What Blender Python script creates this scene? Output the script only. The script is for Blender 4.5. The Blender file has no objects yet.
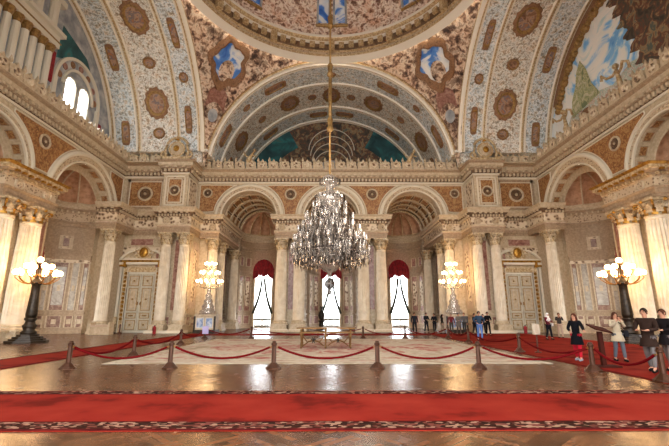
import bpy, math, random
from mathutils import Vector, Matrix
random.seed(7)
R = math.radians
PI = math.pi
sc = bpy.context.scene
COL = sc.collection
# ------------------------------------------------------------------ materials
MATS = {}
def newmat(name):
    m = bpy.data.materials.new(name); m.use_nodes = True
    MATS[name] = m
    nt = m.node_tree
    return m, nt, nt.nodes['Principled BSDF']
def rgb(c):
    if isinstance(c, str):
        v = [int(c[i:i+2], 16)/255 for i in (0, 2, 4)]
        v = [x/12.92 if x <= .04045 else ((x+.055)/1.055)**2.4 for x in v]
        return (v[0], v[1], v[2], 1)
    return (c[0], c[1], c[2], 1)
def flat(name, col, rough=.6, metal=0, emit=None, strength=0):
    m, nt, b = newmat(name)
    b.inputs['Base Color'].default_value = rgb(col)
    b.inputs['Roughness'].default_value = rough
    b.inputs['Metallic'].default_value = metal
    if emit is not None:
        b.inputs['Emission Color'].default_value = rgb(emit)
        b.inputs['Emission Strength'].default_value = strength
    return m
def tex(name, stops, scale=2, detail=5, rough=.6, metal=0, dist=0, bump=0, kind='noise', const=False, warp=0, stretch=(1,1,1), frac=.55, bdist=.03):
    m, nt, b = newmat(name)
    N = nt.nodes; L = nt.links
    tc = N.new('ShaderNodeTexCoord'); mp = N.new('ShaderNodeMapping')
    mp.inputs['Scale'].default_value = stretch
    L.new(tc.outputs['Object'], mp.inputs['Vector'])
    vec = mp.outputs['Vector']
    if warp:
        wn = N.new('ShaderNodeTexNoise'); wn.inputs['Scale'].default_value = scale*.8
        L.new(vec, wn.inputs['Vector'])
        mx = N.new('ShaderNodeVectorMath'); mx.operation = 'MULTIPLY_ADD'
        mx.inputs[1].default_value = (warp,)*3
        L.new(wn.outputs['Color'], mx.inputs[0]); L.new(vec, mx.inputs[2]); vec = mx.outputs[0]
    if kind == 'noise':
        t = N.new('ShaderNodeTexNoise'); t.inputs['Scale'].default_value = scale
        t.inputs['Detail'].default_value = detail; t.inputs['Roughness'].default_value = frac
        t.inputs['Distortion'].default_value = dist; out = t.outputs[0]
    elif kind == 'voronoi':
        t = N.new('ShaderNodeTexVoronoi'); t.inputs['Scale'].default_value = scale
        out = t.outputs['Distance']
    elif kind == 'cells':
        t = N.new('ShaderNodeTexVoronoi'); t.inputs['Scale'].default_value = scale
        s = N.new('ShaderNodeSeparateColor'); L.new(t.outputs['Color'], s.inputs[0]); out = s.outputs[0]
    elif kind == 'wave':
        t = N.new('ShaderNodeTexWave'); t.inputs['Scale'].default_value = scale
        t.inputs['Distortion'].default_value = dist; t.inputs['Detail'].default_value = detail; out = t.outputs[1]
    L.new(vec, t.inputs['Vector'])
    cr = N.new('ShaderNodeValToRGB'); e = cr.color_ramp
    if const: e.interpolation = 'CONSTANT'
    while len(e.elements) < len(stops): e.elements.new(.5)
    for i, (p, c) in enumerate(stops):
        e.elements[i].position = p; e.elements[i].color = rgb(c)
    L.new(out, cr.inputs[0]); L.new(cr.outputs[0], b.inputs['Base Color'])
    b.inputs['Roughness'].default_value = rough; b.inputs['Metallic'].default_value = metal
    if bump:
        bp = N.new('ShaderNodeBump'); bp.inputs['Strength'].default_value = bump; bp.inputs['Distance'].default_value = bdist
        L.new(out, bp.inputs['Height']); L.new(bp.outputs[0], b.inputs['Normal'])
    return m
# ------------------------------------------------------------------ mesh builder
def frame(o, U, W):
    o = Vector(o); U = Vector(U); W = Vector(W)
    def f(u, w, z): return (o.x+u*U.x+w*W.x, o.y+u*U.y+w*W.y, o.z+z)
    return f
ID = lambda x, y, z: (x, y, z)
class MB:
    def __init__(s, *mats): s.v = []; s.f = []; s.m = []; s.mats = [MATS[m] for m in mats]; s.k = 0; s.sm = []; s.smooth = False
    def add(s, verts, faces):
        n = len(s.v); s.v += [tuple(p) for p in verts]
        for f in faces:
            s.f.append([n+i for i in f]); s.m.append(s.k); s.sm.append(s.smooth)
    def box(s, f, u0, u1, w0, w1, z0, z1, nu=1):
        vs = []
        for i in range(nu+1):
            u = u0+(u1-u0)*i/nu
            vs += [f(u, w0, z0), f(u, w1, z0), f(u, w1, z1), f(u, w0, z1)]
        fs = []
        for i in range(nu):
            a = i*4
            for j in range(4):
                k = (j+1) % 4
                fs.append((a+j, a+k, a+4+k, a+4+j))
        fs += [(0, 3, 2, 1), tuple(nu*4+q for q in (0, 1, 2, 3))]
        s.add(vs, fs)
    def grid(s, P, nu, nv, closeu=False):
        vs = [P(i/nu, j/nv) for j in range(nv+1) for i in range(nu+1)]
        s.add(vs, [(j*(nu+1)+i, j*(nu+1)+i+1, (j+1)*(nu+1)+i+1, (j+1)*(nu+1)+i) for j in range(nv) for i in range(nu)])
    def lathe(s, prof, c=(0, 0, 0), n=24, cap=True):
        vs = []; fs = []
        for r, z in prof:
            for i in range(n):
                a = 2*PI*i/n; vs.append((c[0]+r*math.cos(a), c[1]+r*math.sin(a), c[2]+z))
        for j in range(len(prof)-1):
            for i in range(n):
                k = (i+1) % n
                fs.append((j*n+i, j*n+k, (j+1)*n+k, (j+1)*n+i))
        if cap:
            fs.append(tuple(range(n))[::-1]); fs.append(tuple((len(prof)-1)*n+i for i in range(n)))
        s.add(vs, fs)
    def tube(s, pts, r, n=8, cap=True):
        pts = [Vector(p) for p in pts]
        if not isinstance(r, (list, tuple)): r = [r]*len(pts)
        vs = []; fs = []; up = None
        for i, p in enumerate(pts):
            d = (pts[min(i+1, len(pts)-1)]-pts[max(i-1, 0)]).normalized()
            if up is None:
                up = Vector((0, 0, 1)) if abs(d.z) < .9 else Vector((1, 0, 0))
            a = d.cross(up)
            if a.length < 1e-4: a = d.cross(Vector((0, 1, 0)))
            a.normalize(); b = a.cross(d).normalized(); up = b
            for k in range(n):
                t = 2*PI*k/n; vs.append(p+(a*math.cos(t)+b*math.sin(t))*r[i])
        for j in range(len(pts)-1):
            for i in range(n):
                k = (i+1) % n
                fs.append((j*n+i, j*n+k, (j+1)*n+k, (j+1)*n+i))
        if cap:
            fs.append(tuple(range(n))[::-1]); fs.append(tuple((len(pts)-1)*n+i for i in range(n)))
        s.add(vs, fs)
    def sphere(s, c, r, n=12, m=8, sq=(1, 1, 1)):
        vs = []; fs = []
        for j in range(m+1):
            t = PI*j/m
            for i in range(n):
                a = 2*PI*i/n
                vs.append((c[0]+r*sq[0]*math.sin(t)*math.cos(a), c[1]+r*sq[1]*math.sin(t)*math.sin(a), c[2]+r*sq[2]*math.cos(t)))
        for j in range(m):
            for i in range(n):
                k = (i+1) % n; fs.append((j*n+i, j*n+k, (j+1)*n+k, (j+1)*n+i))
        s.add(vs, fs)
    def ring(s, f, cu, cz, prof, a0=0, a1=PI, n=32):
        """sweep (radius, w) profile round a centre in a wall frame"""
        m = len(prof); vs = []
        for i in range(n+1):
            a = a0+(a1-a0)*i/n
            for r, w in prof: vs.append(f(cu+r*math.cos(a), w, cz+r*math.sin(a)))
        s.add(vs, [(i*m+j, i*m+j+1, (i+1)*m+j+1, (i+1)*m+j) for i in range(n) for j in range(m-1)])
    def sweep(s, prof, path, side=1):
        """profile (out, z) along a plan path with mitred corners; side=+1: outwards is to the right of travel"""
        P = [Vector((p[0], p[1])) for p in path]; n = len(P); dirs = []
        for i in range(n):
            ds = []
            if i > 0: ds.append((P[i]-P[i-1]).normalized())
            if i < n-1: ds.append((P[i+1]-P[i]).normalized())
            ns = [Vector((d.y, -d.x))*side for d in ds]
            if len(ns) == 2:
                b = ns[0]+ns[1]; b = b/max(b.length_squared/2, .2); 
            else: b = ns[0]
            dirs.append(b)
        m = len(prof); vs = []
        for p, d in zip(P, dirs):
            for o, z in prof: vs.append((p.x+d.x*o, p.y+d.y*o, z))
        s.add(vs, [(i*m+j, i*m+j+1, (i+1)*m+j+1, (i+1)*m+j) for i in range(n-1) for j in range(m-1)] + [tuple(range(m)), tuple((n-1)*m+j for j in range(m))])
    def along(s, path, side, out0, out1, z0, z1, step, wid):
        """small blocks (dentils) along a path"""
        P = [Vector((p[0], p[1])) for p in path]
        for a, b in zip(P, P[1:]):
            d = b-a; l = d.length; d.normalize(); nn = Vector((d.y, -d.x))*side
            k = int(l/step)
            f = frame((a.x, a.y, 0), (d.x, d.y, 0), (nn.x, nn.y, 0))
            for i in range(k):
                u = (i+.5)*l/k
                s.box(f, u-wid/2, u+wid/2, out0, out1, z0, z1)
    def build(s, name, parent=None, loc=None):
        me = bpy.data.meshes.new(name); me.from_pydata(s.v, [], s.f)
        for m in s.mats: me.materials.append(m)
        me.polygons.foreach_set('material_index', s.m)
        me.polygons.foreach_set('use_smooth', s.sm)
        me.update()
        o = bpy.data.objects.new(name, me); COL.objects.link(o)
        if parent is not None: o.parent = parent
        if loc: o.location = loc
        return o
def tag(o, label=None, cat=None, group=None, kind=None):
    if label: o['label'] = label
    if cat: o['category'] = cat
    if group: o['group'] = group
    if kind: o['kind'] = kind
    return o
def empty(name, loc=(0, 0, 0), label=None, cat=None, group=None, kind=None, rz=0):
    o = bpy.data.objects.new(name, None); COL.objects.link(o); o.location = loc; o.rotation_euler = (0, 0, rz)
    o.empty_display_size = .1
    return tag(o, label, cat, group, kind)
def kids(o): return [c for c in bpy.data.objects if c.parent == o]
def copytree(o, parent=None, ch=None):
    c = o.copy(); COL.objects.link(c); c.parent = parent
    for k in kids(o): copytree(k, c)
    return c
def flipx(f):
    return lambda u, w, z: (lambda p: (-p[0], p[1], p[2]))(f(u, w, z))
# palette
tex('stone', [(.3, '8e765c'), (.5, 'a38a6e'), (.7, 'b59d80')], 6, 4, .55, bump=.15)
tex('stone_light', [(.3, 'b39e81'), (.5, 'c4b092'), (.7, 'd2c0a4')], 5, 4, .5, bump=.1)
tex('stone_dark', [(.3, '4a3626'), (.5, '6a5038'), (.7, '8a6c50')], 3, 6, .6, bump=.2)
tex('carved', [(.0, '3c2a1c'), (.2, '6e543c'), (.38, 'b0967a'), (.55, 'dccbb0')], 3, 3, .55, kind='voronoi', warp=.25, bump=.6)
tex('carved_fine', [(.0, '46321f'), (.2, '84694e'), (.4, 'c8b294')], 5, 3, .55, kind='voronoi', warp=.12, bump=.6)
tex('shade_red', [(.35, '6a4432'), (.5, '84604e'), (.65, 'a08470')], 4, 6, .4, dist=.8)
tex('panel_red', [(.1, '4e3020'), (.4, '80522c'), (.5, 'a06c3c'), (.6, 'bc9460'), (.68, '8f6038')], 5, 6, .55, dist=1.2, bump=.3)
tex('marble_red', [(.3, '74483a'), (.5, '96685a'), (.7, 'b59080')], 3, 8, .3, dist=.8)
tex('marble_pink', [(.3, 'ad9078'), (.5, 'c4aa92'), (.7, 'd8c4b0')], 2.5, 8, .3, dist=1)
tex('marble_grey', [(.3, '8e8478'), (.5, 'aca296'), (.7, 'c8c0b2')], 2, 8, .3, dist=1.5)
tex('column_stone', [(.25, 'c4b296'), (.5, 'dccdb4'), (.75, 'eadfcb')], 1.5, 6, .35, dist=.6)
tex('ivory', [(.3, '8f7656'), (.6, 'd0bc9a')], 6, 3, .4, bump=.2)
tex('gold', [(.3, '80571f'), (.6, 'c0903e')], 5, 3, .35, .75, bump=.2)
tex('gilt_stone', [(.35, 'a88a60'), (.5, 'c4aa80'), (.65, 'dccaa8')], 6, 3, .45, .25, bump=.4)
tex('gold_dull', [(.3, '7a5c34'), (.6, 'a98650')], 6, 3, .5, .4, bump=.2)
tex('niche_shell', [(.3, '9c7050'), (.6, 'c09474')], 3, 4, .6)
tex('paint_sky', [(.35, '2c62c0'), (.47, '5b94e0'), (.53, 'dfe8f2'), (.62, 'f4f4f2')], .55, 6, .7, dist=.8)
tex('paint_right', [(.34, '3f8ce6'), (.46, '8cccff'), (.51, 'f4fbff'), (.6, 'ffffff'), (.66, 'cfeaf4')], .3, 7, .7, dist=1)
tex('paint_crowd', [(.35, 'a8887c'), (.45, 'f0ece4'), (.5, '9fc0b8'), (.55, 'e6ddd2'), (.6, 'c99a88'), (.66, '7c8a80')], 1.6, 8, .7, dist=1.5, frac=.68)
tex('paint_green', [(.38, '7c8a66'), (.46, 'd0cca4'), (.52, '8c9a6a'), (.6, 'd0cdb4')], 1.5, 8, .7, dist=1)
tex('paint_teal', [(.3, '1c3f45'), (.48, '2c5a60'), (.58, '2f7f84'), (.66, '5c6a64')], .5, 6, .7, dist=.6)
tex('paint_dark', [(.35, '3e3c38'), (.46, '5c5248'), (.52, '74483a'), (.58, 'a48c68'), (.66, '5d6660')], 1.4, 8, .7, dist=1)
tex('paint_grey', [(.3, '7d848e'), (.5, 'a4a8ae'), (.7, 'cccdcc')], 1.2, 4, .7)
tex('medallion', [(.3, '5c4030'), (.42, '8f6a50'), (.5, 'b8947a'), (.56, '6a6a72'), (.64, 'a8724c')], 1.6, 7, .7, dist=1)
tex('medallion_rim', [(.35, '6a4a34'), (.5, '9c7654'), (.65, '7c5238')], 5, 5, .7, dist=1)
flat('dark_gap', '2a1c12', .8)
flat('white_paint', 'e2dccd', .5)
flat('white_line', 'e0d5bf', .5)
flat('vault_rib', 'efe8da', .5)
tex('door_paint', [(.3, 'b0a690'), (.6, 'c9c0aa')], 3, 4, .45)
tex('bronze', [(.3, '1c1712'), (.6, '3a2f24')], 6, 4, .4, .5)
flat('brass', '94692f', .3, .8)
flat('post_brass', '4a2c1c', .35, .5)
flat('rope_red', '5e0a0e', .9).node_tree.nodes['Principled BSDF'].inputs['Specular IOR Level'].default_value = .05
flat('table_gilt', '6c4a22', .35, .6)
m_, nt_, b_ = newmat('sheer'); tr_ = nt_.nodes.new('ShaderNodeBsdfTranslucent'); tr_.inputs[0].default_value = (.95, .95, .95, 1); tp_ = nt_.nodes.new('ShaderNodeBsdfTransparent'); mx_ = nt_.nodes.new('ShaderNodeMixShader'); mx_.inputs[0].default_value = .12
nt_.links.new(tr_.outputs[0], mx_.inputs[1]); nt_.links.new(tp_.outputs[0], mx_.inputs[2]); nt_.links.new(mx_.outputs[0], nt_.nodes['Material Output'].inputs[0])
flat('curtain_dark', '3a3a30', .9)
tex('velvet_red', [(.3, '6c0f18'), (.6, '9c1f28')], 4, 3, .8)
flat('orange_light', 'e08040', .6)
flat('wood_red', '3c1810', .85).node_tree.nodes['Principled BSDF'].inputs['Specular IOR Level'].default_value = .1
flat('label_white', 'e8e4dc', .5)
# glass
def glassmat(name, tint, gloss, rough=.05):
    m, nt, b = newmat(name); N = nt.nodes; L = nt.links
    t = N.new('ShaderNodeBsdfTransparent'); t.inputs[0].default_value = rgb(tint)
    g = N.new('ShaderNodeBsdfGlossy'); g.inputs['Roughness'].default_value = rough
    x = N.new('ShaderNodeMixShader'); x.inputs[0].default_value = gloss
    L.new(t.outputs[0], x.inputs[1]); L.new(g.outputs[0], x.inputs[2]); L.new(x.outputs[0], N['Material Output'].inputs[0])
    return m
glassmat('glass', 'ffffff', .06)
def crystal(name, col, trans, rough):
    m, nt, b = newmat(name)
    b.inputs['Base Color'].default_value = rgb(col); b.inputs['Roughness'].default_value = rough
    b.inputs['Metallic'].default_value = .55
    b.inputs['Alpha'].default_value = trans
crystal('crystal', 'c4bcb4', .7, .2)
crystal('crystal_dark', '5c5047', .85, .25)
flat('lamp_globe', 'ffe2b0', .4, emit='ffcf90', strength=26)
flat('lamp_small', 'ffe8c8', .4, emit='ffdcae', strength=.5)
# parquet
def parquet():
    m, nt, b = newmat('parquet'); N = nt.nodes; L = nt.links
    tc = N.new('ShaderNodeTexCoord'); mp = N.new('ShaderNodeMapping'); mp.inputs['Rotation'].default_value = (0, 0, R(45)); mp.inputs['Scale'].default_value = (1.1,)*3
    L.new(tc.outputs['Object'], mp.inputs[0])
    def brick(rot):
        mm = N.new('ShaderNodeMapping'); mm.inputs['Rotation'].default_value = (0, 0, rot); L.new(mp.outputs[0], mm.inputs[0])
        br = N.new('ShaderNodeTexBrick'); br.inputs['Scale'].default_value = 1.2
        br.inputs['Color1'].default_value = rgb('74492e'); br.inputs['Color2'].default_value = rgb('3e2415'); br.inputs['Mortar'].default_value = rgb('3e2412')
        br.inputs['Mortar Size'].default_value = .012; br.inputs['Brick Width'].default_value = 1.0; br.inputs['Row Height'].default_value = .16
        L.new(mm.outputs[0], br.inputs[0]); return br
    b1 = brick(0); b2 = brick(R(90))
    ck = N.new('ShaderNodeTexChecker'); ck.inputs['Scale'].default_value = .8333; L.new(mp.outputs[0], ck.inputs[0])
    mx = N.new('ShaderNodeMix'); mx.data_type = 'RGBA'; L.new(ck.outputs[1], mx.inputs[0]); L.new(b1.outputs[0], mx.inputs[6]); L.new(b2.outputs[0], mx.inputs[7])
    nz = N.new('ShaderNodeTexNoise'); nz.inputs['Scale'].default_value = 2.5; nz.inputs['Detail'].default_value = 6; L.new(tc.outputs['Object'], nz.inputs[0])
    mr = N.new('ShaderNodeMapRange'); mr.inputs[3].default_value = .7; mr.inputs[4].default_value = 1.25; L.new(nz.outputs[0], mr.inputs[0])
    m2 = N.new('ShaderNodeMix'); m2.data_type = 'RGBA'; m2.blend_type = 'MULTIPLY'; m2.inputs[0].default_value = 1
    L.new(mx.outputs[2], m2.inputs[6]); L.new(mr.outputs[0], m2.inputs[7]); L.new(m2.outputs[2], b.inputs['Base Color'])
    r2 = N.new('ShaderNodeMapRange'); r2.inputs[3].default_value = .16; r2.inputs[4].default_value = .34; L.new(nz.outputs[0], r2.inputs[0]); L.new(r2.outputs[0], b.inputs['Roughness']); b.inputs['Specular IOR Level'].default_value = .26
    bp = N.new('ShaderNodeBump'); bp.inputs['Strength'].default_value = .06; bp.inputs['Distance'].default_value = .01; L.new(mx.outputs[2], bp.inputs['Height']); L.new(bp.outputs[0], b.inputs['Normal'])
parquet()
tex('carpet_red', [(.36, '5c1812'), (.46, '7c2219'), (.65, '882c20')], .7, 5, .9)
tex('carpet_border', [(.0, '2a1812'), (.3, '92705c'), (.5, '6a3a30'), (.68, '3a1c14')], 17, 1, .95, kind='cells', const=True, stretch=(.7, 1.2, 1))
tex('carpet_dark', [(.3, '3a0e10'), (.6, '5a1a18')], 3, 2, .95)
tex('rug_field', [(.36, '98846e'), (.45, 'b2a28c'), (.5, 'bcae9a'), (.56, 'ae9a86'), (.62, 'b6a894'), (.7, '98746a')], .8, 6, .95, dist=1.5)
tex('rug_motif', [(.35, '94544c'), (.48, 'a87a6c'), (.56, 'b4a08c')], 1.5, 6, .95, dist=1.5)

def ornate(name, cols, s1, s2, big=None, rough=.7, bump=.2, warp=.35):
    """layered painted ornament: a constant ramp over warped noise, tinted by a larger noise"""
    m, nt, b = newmat(name); N = nt.nodes; L = nt.links
    tc = N.new('ShaderNodeTexCoord')
    n1 = N.new('ShaderNodeTexNoise'); n1.inputs['Scale'].default_value = s1; n1.inputs['Detail'].default_value = 3; n1.inputs['Roughness'].default_value = .6; n1.inputs['Distortion'].default_value = warp; L.new(tc.outputs['Object'], n1.inputs[0])
    cr = N.new('ShaderNodeValToRGB'); e = cr.color_ramp; e.interpolation = 'LINEAR'
    while len(e.elements) < len(cols): e.elements.new(.5)
    for i, (p, c) in enumerate(cols): e.elements[i].position = p; e.elements[i].color = rgb(c)
    L.new(n1.outputs[0], cr.inputs[0])
    n2 = N.new('ShaderNodeTexNoise'); n2.inputs['Scale'].default_value = s2; n2.inputs['Detail'].default_value = 5; n2.inputs['Roughness'].default_value = .7; L.new(tc.outputs['Object'], n2.inputs[0])
    c2 = N.new('ShaderNodeValToRGB'); e = c2.color_ramp
    big = big or [(.4, '9a8a78'), (.5, 'ffffff'), (.62, 'c8d2dc')]
    while len(e.elements) < len(big): e.elements.new(.5)
    for i, (p, c) in enumerate(big): e.elements[i].position = p; e.elements[i].color = rgb(c)
    L.new(n2.outputs[0], c2.inputs[0])
    mx = N.new('ShaderNodeMix'); mx.data_type = 'RGBA'; mx.blend_type = 'MULTIPLY'; mx.inputs[0].default_value = 1
    L.new(cr.outputs[0], mx.inputs[6]); L.new(c2.outputs[0], mx.inputs[7]); L.new(mx.outputs[2], b.inputs['Base Color'])
    b.inputs['Roughness'].default_value = rough
    bp = N.new('ShaderNodeBump'); bp.inputs['Strength'].default_value = bump; bp.inputs['Distance'].default_value = .05; L.new(n1.outputs[0], bp.inputs['Height']); L.new(bp.outputs[0], b.inputs['Normal'])
ornate('vault_grisaille', [(.33, '94928a'), (.44, 'c4c4bc'), (.5, 'ffffff'), (.56, 'e4e8e8'), (.66, 'a4acac')], 3.8, 1.6, [(.36, 'dccbb6'), (.46, 'ffffff'), (.56, 'e4eef6'), (.68, 'd4c0a8')])
ornate('vault_cream', [(.33, '988c7a'), (.44, 'cec2ae'), (.5, 'fffdf8'), (.56, 'e8e2d6'), (.66, 'b2a696')], 3.8, 1.6, [(.36, 'dcc8b2'), (.46, 'ffffff'), (.56, 'eaf0f4'), (.68, 'd8bca4')])
ornate('paint_figures', [(.34, '4a3630'), (.43, '947868'), (.49, 'd4bca6'), (.56, 'f0e6d8'), (.64, 'a89484')], 1.7, .5, [(.35, '6a5650'), (.42, 'b8a89c'), (.5, 'fff8f0'), (.66, 'f0dccc')], warp=.4)
ornate('paint_dome', [(.36, '7a5a4c'), (.44, 'c4a892'), (.5, 'f2e4d4'), (.56, 'f6ece0'), (.63, 'bc9c88')], 1.8, .6, [(.36, 'c4a498'), (.48, 'ffffff'), (.64, 'ecccb8')], warp=.4)

for n_ in ('carpet_red', 'carpet_border', 'carpet_dark', 'rug_field', 'rug_motif'): MATS[n_].node_tree.nodes['Principled BSDF'].inputs['Specular IOR Level'].default_value = .02
# ------------------------------------------------------------------ dimensions
ZE0, ZE1 = 9.05, 11.4          # lower entablature
ZC0, ZC1 = 14.9, 16.3          # main cornice
YB = 39.55                     # arcade wall face
YD = 37.95                     # door wall face
XS = 20.75                     # side wall face (upper)
YC, HS, RV, ZV = 24.5, 12.9, 12.5, 15.2
ENT = [(0, 9.05), (0, 9.3), (.06, 9.32), (.06, 9.6), (.14, 9.66), (.18, 9.8), (.02, 9.86), (.02, 10.5), (.14, 10.56), (.14, 10.78), (.3, 10.82), (.36, 10.95), (.45, 11.0), (.45, 11.22), (.56, 11.32), (.58, 11.4), (-.1, 11.42)]
COR = [(0, 14.9), (.1, 14.92), (.1, 15.08), (.16, 15.12), (.16, 15.4), (.34, 15.46), (.34, 15.66), (.46, 15.74), (.46, 16.04), (.6, 16.18), (.62, 16.3), (-.3, 16.32)]
def arch_wall(mb, f, u0, u1, z0, z1, ops, nseg=20, w=0):
    us = {round(u0, 4), round(u1, 4)}
    for c, r, zs in ops:
        for i in range(nseg+1): us.add(round(c-r*math.cos(PI*i/nseg), 4))
    us = sorted(u for u in us if u0-1e-6 <= u <= u1+1e-6)
    def low(u, m):
        for c, r, zs in ops:
            if c-r+1e-5 < m < c+r-1e-5: return zs+math.sqrt(max(0, r*r-(u-c)**2))
        return z0
    for a, b in zip(us, us[1:]):
        m = (a+b)/2
        mb.add([f(a, w, low(a, m)), f(b, w, low(b, m)), f(b, w, z1), f(a, w, z1)], [(0, 1, 2, 3)])
def panel(mb, f, u0, u1, z0, z1, k0, k1, w=0, b=.1, nu=1, th=.06):
    """framed wall panel: border material k0, field k1"""
    mb.k = k0
    mb.box(f, u0, u1, w, w+th, z0, z0+b, nu); mb.box(f, u0, u1, w, w+th, z1-b, z1, nu)
    mb.box(f, u0, u0+b, w, w+th, z0, z1); mb.box(f, u1-b, u1, w, w+th, z0, z1)
    mb.k = k1
    mb.box(f, u0+b, u1-b, w, w+th*.4, z0+b, z1-b, nu)
def roundel(name, f, u, w, z, r, parent, field='stone_dark', rim='stone_light'):
    m = MB(rim, field)
    m.ring(f, u, z, [(r, w), (r, w+.1), (r*.88, w+.14), (r*.76, w+.1), (r*.74, w+.03)], 0, 2*PI, 20)
    m.k = 1
    m.add([f(u+r*.76*math.cos(2*PI*i/20), w+.03, z+r*.76*math.sin(2*PI*i/20)) for i in range(20)], [tuple(range(20))])
    if r < .5: m.mats[1] = MATS['carved_fine']
    for i in range(8):
        a = 2*PI*i/8; c = f(u+r*.42*math.cos(a), w+.05, z+r*.42*math.sin(a)); m.sphere(c, r*.22, 6, 4)
    m.k = 0; m.sphere(f(u, w+.06, z), r*.2, 8, 5)
    return m.build(name, parent)
def dadostuff(mb, f, u0, u1, nu=1, w=0, kb=0, kr=1):
    """plinth, marble dado with lozenges and rail; materials kb stone, kr red marble"""
    mb.k = kb
    mb.box(f, u0, u1, w, w+.16, 0, .3, nu); mb.box(f, u0, u1, w, w+.08, .3, .42, nu); mb.box(f, u0, u1, w, w+.14, 1.55, 1.72, nu)
    L = u1-u0; n = max(1, round(L/1.3))
    for i in range(n):
        a = u0+L*i/n+.1; b = u0+L*(i+1)/n-.1
        panel(mb, f, a, b, .5, 1.46, kb, kr, w+.002, .1, max(1, nu//n), .05)
        c = (a+b)/2; mb.k = kb
        h = .28; ww = min(.34, (b-a)/2-.15)
        if i % 2: 
            if ww > .05: mb.box(f, c-ww, c+ww, w+.03, w+.06, .82, 1.14)
        else: mb.add([f(c-ww, w+.05, .98), f(c, w+.05, .98-h), f(c+ww, w+.05, .98), f(c, w+.05, .98+h)], [(0, 1, 2, 3)])
# ------------------------------------------------------------------ corinthian column template
def column_parts():
    P = {}
    m = MB('stone_light'); f = ID
    m.box(f, -.82, .82, -.82, .82, 0, .18); m.box(f, -.76, .76, -.76, .76, .18, .3); m.box(f, -.7, .7, -.7, .7, .3, .62); m.box(f, -.78, .78, -.78, .78, .62, .72)
    P['pedestal'] = m
    m = MB('stone_light'); m.smooth = True
    m.lathe([(.74, .72), (.76, .78), (.74, .84), (.66, .86), (.62, .9), (.66, .94), (.68, .98), (.65, 1.02), (.6, 1.05), (.57, 1.08)], n=32)
    P['base'] = m
    m = MB('column_stone'); n = 20; per = 4; prof = [(.55, 1.06), (.55, 3.2), (.535, 4.6), (.51, 6.0), (.475, 7.7), (.49, 7.78), (.49, 7.92)]
    vs = []; fs = []; K = n*per
    for j, (r, z) in enumerate(prof):
        fl = .05 if 0 < j < 5 else 0
        for i in range(K):
            q = i % per; rr = r-(fl if q in (2,) else fl*.75 if q in (1, 3) else 0)
            a = 2*PI*i/K; vs.append((rr*math.cos(a), rr*math.sin(a), z))
    for j in range(len(prof)-1):
        for i in range(K):
            k = (i+1) % K; fs.append((j*K+i, j*K+k, (j+1)*K+k, (j+1)*K+i))
    m.add(vs, fs); P['shaft'] = m
    m = MB('ivory', 'gilt_stone'); m.smooth = True
    m.lathe([(.47, 7.9), (.53, 7.94), (.53, 8.0), (.48, 8.03), (.48, 8.4), (.54, 8.7), (.66, 8.9)], n=20)
    m.k = 1
    for row, (z0, h, out, off) in enumerate([(8.0, .42, .2, 0), (8.15, .62, .26, .5)]):
        for i in range(8):
            a = 2*PI*(i+off)/8; vs = []
            for j in range(6):
                t = j/5; z = z0+h*(math.sin(t*2.2)/math.sin(2.2) if t < .72 else 1.0+.1-.45*(t-.72)); 
                z = z0+h*min(t*1.35, 1.35-.9*max(0, t-.75)*2) if t <= 1 else 0
                z = z0+h*(t*1.25 if t <= .8 else 1.0-(t-.8)*1.6)
                rr = .5+out*(t**2.2)+(.05 if row else 0)
                wd = .15*(1-.55*t)*(1.1 if row else 1)
                for s in (-1, 0, 1):
                    r2 = rr+(0.04 if s == 0 else 0)
                    vs.append((r2*math.cos(a)-s*wd*math.sin(a), r2*math.sin(a)+s*wd*math.cos(a), z))
            m.k = 1 if row == 0 else 0
            m.add(vs, [(j*3+s, j*3+s+1, (j+1)*3+s+1, (j+1)*3+s) for j in range(5) for s in range(2)])
    m.k = 1
    for i in range(4):
        a = PI/4+i*PI/2; ca, sa = math.cos(a), math.sin(a)
        pts = []
        for j in range(15):
            t = j/14*2*PI*1.4; rr = .17*(1-j/18)
            q = .74+rr*math.cos(PI/2+1.0-t); pts.append((q*ca, q*sa, 8.78+rr*math.sin(PI/2+1.0-t)))
        m.tube(pts, .055, 5)
        m.tube([(.5*ca, .5*sa, 8.45), (.58*ca, .58*sa, 8.75), (.7*ca, .7*sa, 8.92)], .045, 5)
    m.k = 0; m.smooth = False
    vs = []
    for z in (8.92, 9.06):
        for i in range(16):
            a = 2*PI*i/16+PI/4; d = [.98, .8, .68, .8][i % 4]; vs.append((d*math.cos(a), d*math.sin(a), z))
    m.add(vs, [tuple(range(16)), tuple(range(16, 32))]+[(i, (i+1) % 16, 16+(i+1) % 16, 16+i) for i in range(16)])
    m.k = 1; m.smooth = True
    for i in range(4):
        a = i*PI/2; m.sphere((.66*math.cos(a), .66*math.sin(a), 8.95), .11, 8, 6)
    P['capital'] = m
    return P
root0 = empty('corinthian_column')
for nm, m in column_parts().items(): m.build(nm, root0)
COLS = []
CAP0 = [k for k in kids(root0) if k.name == 'capital'][0].data
CAPG = [k for k in kids(root0) if k.name == 'capital'][0].data.copy(); CAPG.materials[0] = MATS['ivory']; CAPG.materials[1] = MATS['gold']
def column(x, y, s, label, group):
    r = root0 if not COLS else copytree(root0)
    r.location = (x, y, 0); r.scale = (s, s, 1 if s < 1.2 else .93)
    tag(r, label, 'column', group); COLS.append(r)
    for k in kids(r):
        if k.name.startswith('capital'): k.data = CAPG if s > 1.2 else CAP0
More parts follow.
